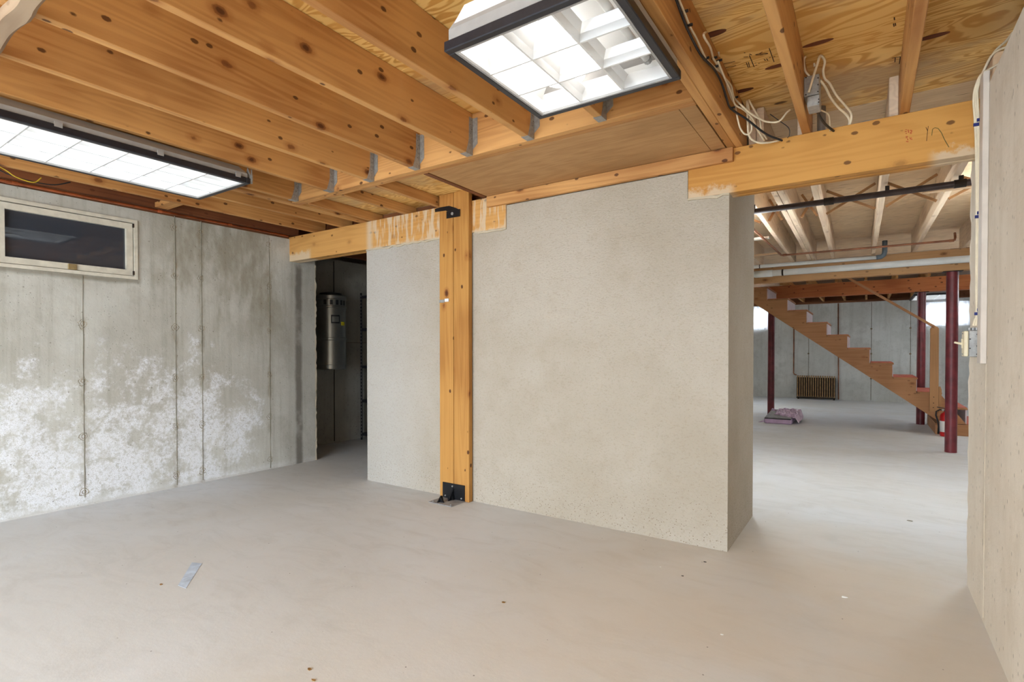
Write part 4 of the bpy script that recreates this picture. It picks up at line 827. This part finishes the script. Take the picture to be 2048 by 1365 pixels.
# ------------------------------------------------------------------ radiator
ra = thing('cast_iron_radiator', 'old bronze painted radiator with thin sections against the far wall', 'radiator', (-.99, YF-.1, 0))
x0, x1, n = -1.375, -.60, 17
for k in range(n):
    xc = x0+(x1-x0)*(k+.5)/n
    G().box(xc-.010, xc+.010, YF-.20, YF-.165, .05, .545, .008).box(xc-.013, xc+.013, YF-.12, YF-.085, .05, .545, .008).box(xc-.0135, xc+.0135, YF-.17, YF-.115, .50, .54, .006).box(xc-.0135, xc+.0135, YF-.17, YF-.115, .05, .10, .006).o('section', 'bronze', ra)
box('gap_shade_sheet', x0, x1, YF-.155, YF-.13, .06, .50, 'dark_iron', ra); box('base_rail', x0, x1, YF-.205, YF-.08, .025, .048, 'dark_iron', ra)  # dark sheet stands in for the shade between the sections
for xk in (x0+.02, x1-.04): box('foot', xk, xk+.03, YF-.20, YF-.085, .0005, .0245, 'dark_iron', ra)
tag(G().tube([(-1.452, YF-.03, 2.19), (-1.452, YF-.03, .60), (-1.44, YF-.04, .565), (-1.39, YF-.10, .555)], .012, 10).o('riser_pipe', 'copper_old', None, True), 'copper pipe down the far wall to the top of the radiator', 'pipe')
tag(G().tube([(-.565, YF-.03, 2.19), (-.545, YF-.03, .06), (-.545, YF-.04, .012)], .012, 10).o('riser_pipe', 'copper_old', None, True), 'copper pipe down the far wall beside the radiator end', 'pipe')

# ------------------------------------------------------------------ overhead pipes in the far room
bp = tag(G().tube([(-2.3, 4.36, 2.168), (5.8, 4.36, 2.176)], .021, 14).o('iron_pipe', 'iron_pipe', None, True), 'black iron gas pipe crossing under the pale joists', 'pipe')
for x_ in (-.237, .475): G().tube([(x_-.03, 4.36, 2.1705), (x_+.03, 4.36, 2.1705)], .026, 12).o('pipe_collar', 'dark_iron', bp)
for x_ in (-.727, .10, .48): box('pipe_hanger', x_-.012, x_+.012, 4.352, 4.368, 2.19, J-.001, 'dark_iron', bp)
cu = tag(G().tube([(-.855, 4.6, 2.190), (-.846, 5.1, 2.190), (-.818, 6.66, 2.194), (-.80, 6.70, 2.198), (-.02, 6.725, 2.198), (.675, 6.75, 2.200), (.70, 6.76, 2.206), (.705, 6.77, 2.23), (.705, 6.80, 2.28)], .0105, 10).o('copper_pipe', 'copper_old', None, True), 'copper pipe bending across under the pale joists of the far room', 'pipe')
for x_ in (-.79, .675): G().tube([(x_-.02, 6.70+(x_+.8)*.034, 2.199), (x_+.02, 6.70+(x_+.8)*.034, 2.199)], .014, 10).o('elbow', 'copper_old', cu)
p1 = tag(G().tube([(-2.85, 7.34, 2.090), (5.8, 7.34, 2.080)], .038, 18).o('drain_pipe', 'pvc', None, True), 'thick white plastic drain pipe along the tan beam', 'pipe')
G().tube([(-1.20, 7.34, 2.088), (-1.00, 7.34, 2.088)], .043, 18).o('coupling', 'pvc', p1, True)
G().tube([(-.895, 7.34, 2.0878), (-.875, 7.34, 2.0878)], .0395, 18).o('pipe_strap', 'dark_iron', p1)
p2 = tag(G().tube([(-2.85, 7.33, 2.192), (.075, 7.33, 2.178)], .0215, 14).o('drain_pipe', 'pvc', None, True), 'thin white drain pipe ending in a grey elbow above the thick one', 'pipe')
G().tube([(.072, 7.33, 2.178), (.115, 7.33, 2.181), (.142, 7.33, 2.200), (.150, 7.33, 2.235), (.150, 7.33, 2.36)], .025, 14).o('elbow', 'pvc_grey', p2, True)
G().tube([(-1.15, 7.33, 2.184), (-1.14, 7.33, 2.184)], .0235, 14).o('pipe_strap', 'dark_iron', p2)

# ------------------------------------------------------------------ floor litter
def chip(x_, y_, s, mat, name, label, cat, grp=None):
    p = px(x_, y_, 'z', 0); rr = random.Random(int(x_*7+y_)); n = 6
    top = [(p.x+s*math.cos(2*math.pi*k/n)*rr.uniform(.5, 1.2), p.y+s*.6*math.sin(2*math.pi*k/n)*rr.uniform(.5, 1.2)) for k in range(n)]
    tag(G().prism(top, .0004, .0004+s*.18, 'z').o(name, mat), label, cat, grp)
chip(1688, 1195, .014, 'flake', 'paint_flake', 'white paint flake on the floor in the passage mouth', 'flake')
chip(1443, 1270, .007, 'flake', 'paint_flake', 'tiny white flake on the open floor', 'flake', 'tiny flakes')
chip(1321, 1135, .006, 'flake', 'paint_flake', 'tiny white flake on the open floor', 'flake', 'tiny flakes')
chip(1821, 1043, .020, 'seam', 'concrete_crumb', 'grey concrete crumb on the floor of the passage', 'crumb')
for (x_, y_) in ((627, 1362), (1007, 1206), (322, 1170), (620, 1340)): chip(x_, y_, .011, 'leaf', 'dry_leaf_scrap', 'small brown leaf scrap on the open concrete floor', 'leaf', 'leaf scraps on the floor')
for (x_, y_) in ((1410, 1125), (1365, 1153)): chip(x_, y_, .009, 'dark_iron', 'wood_sliver', 'dark wood sliver on the floor near the chimney corner', 'sliver', 'dark slivers on the floor')
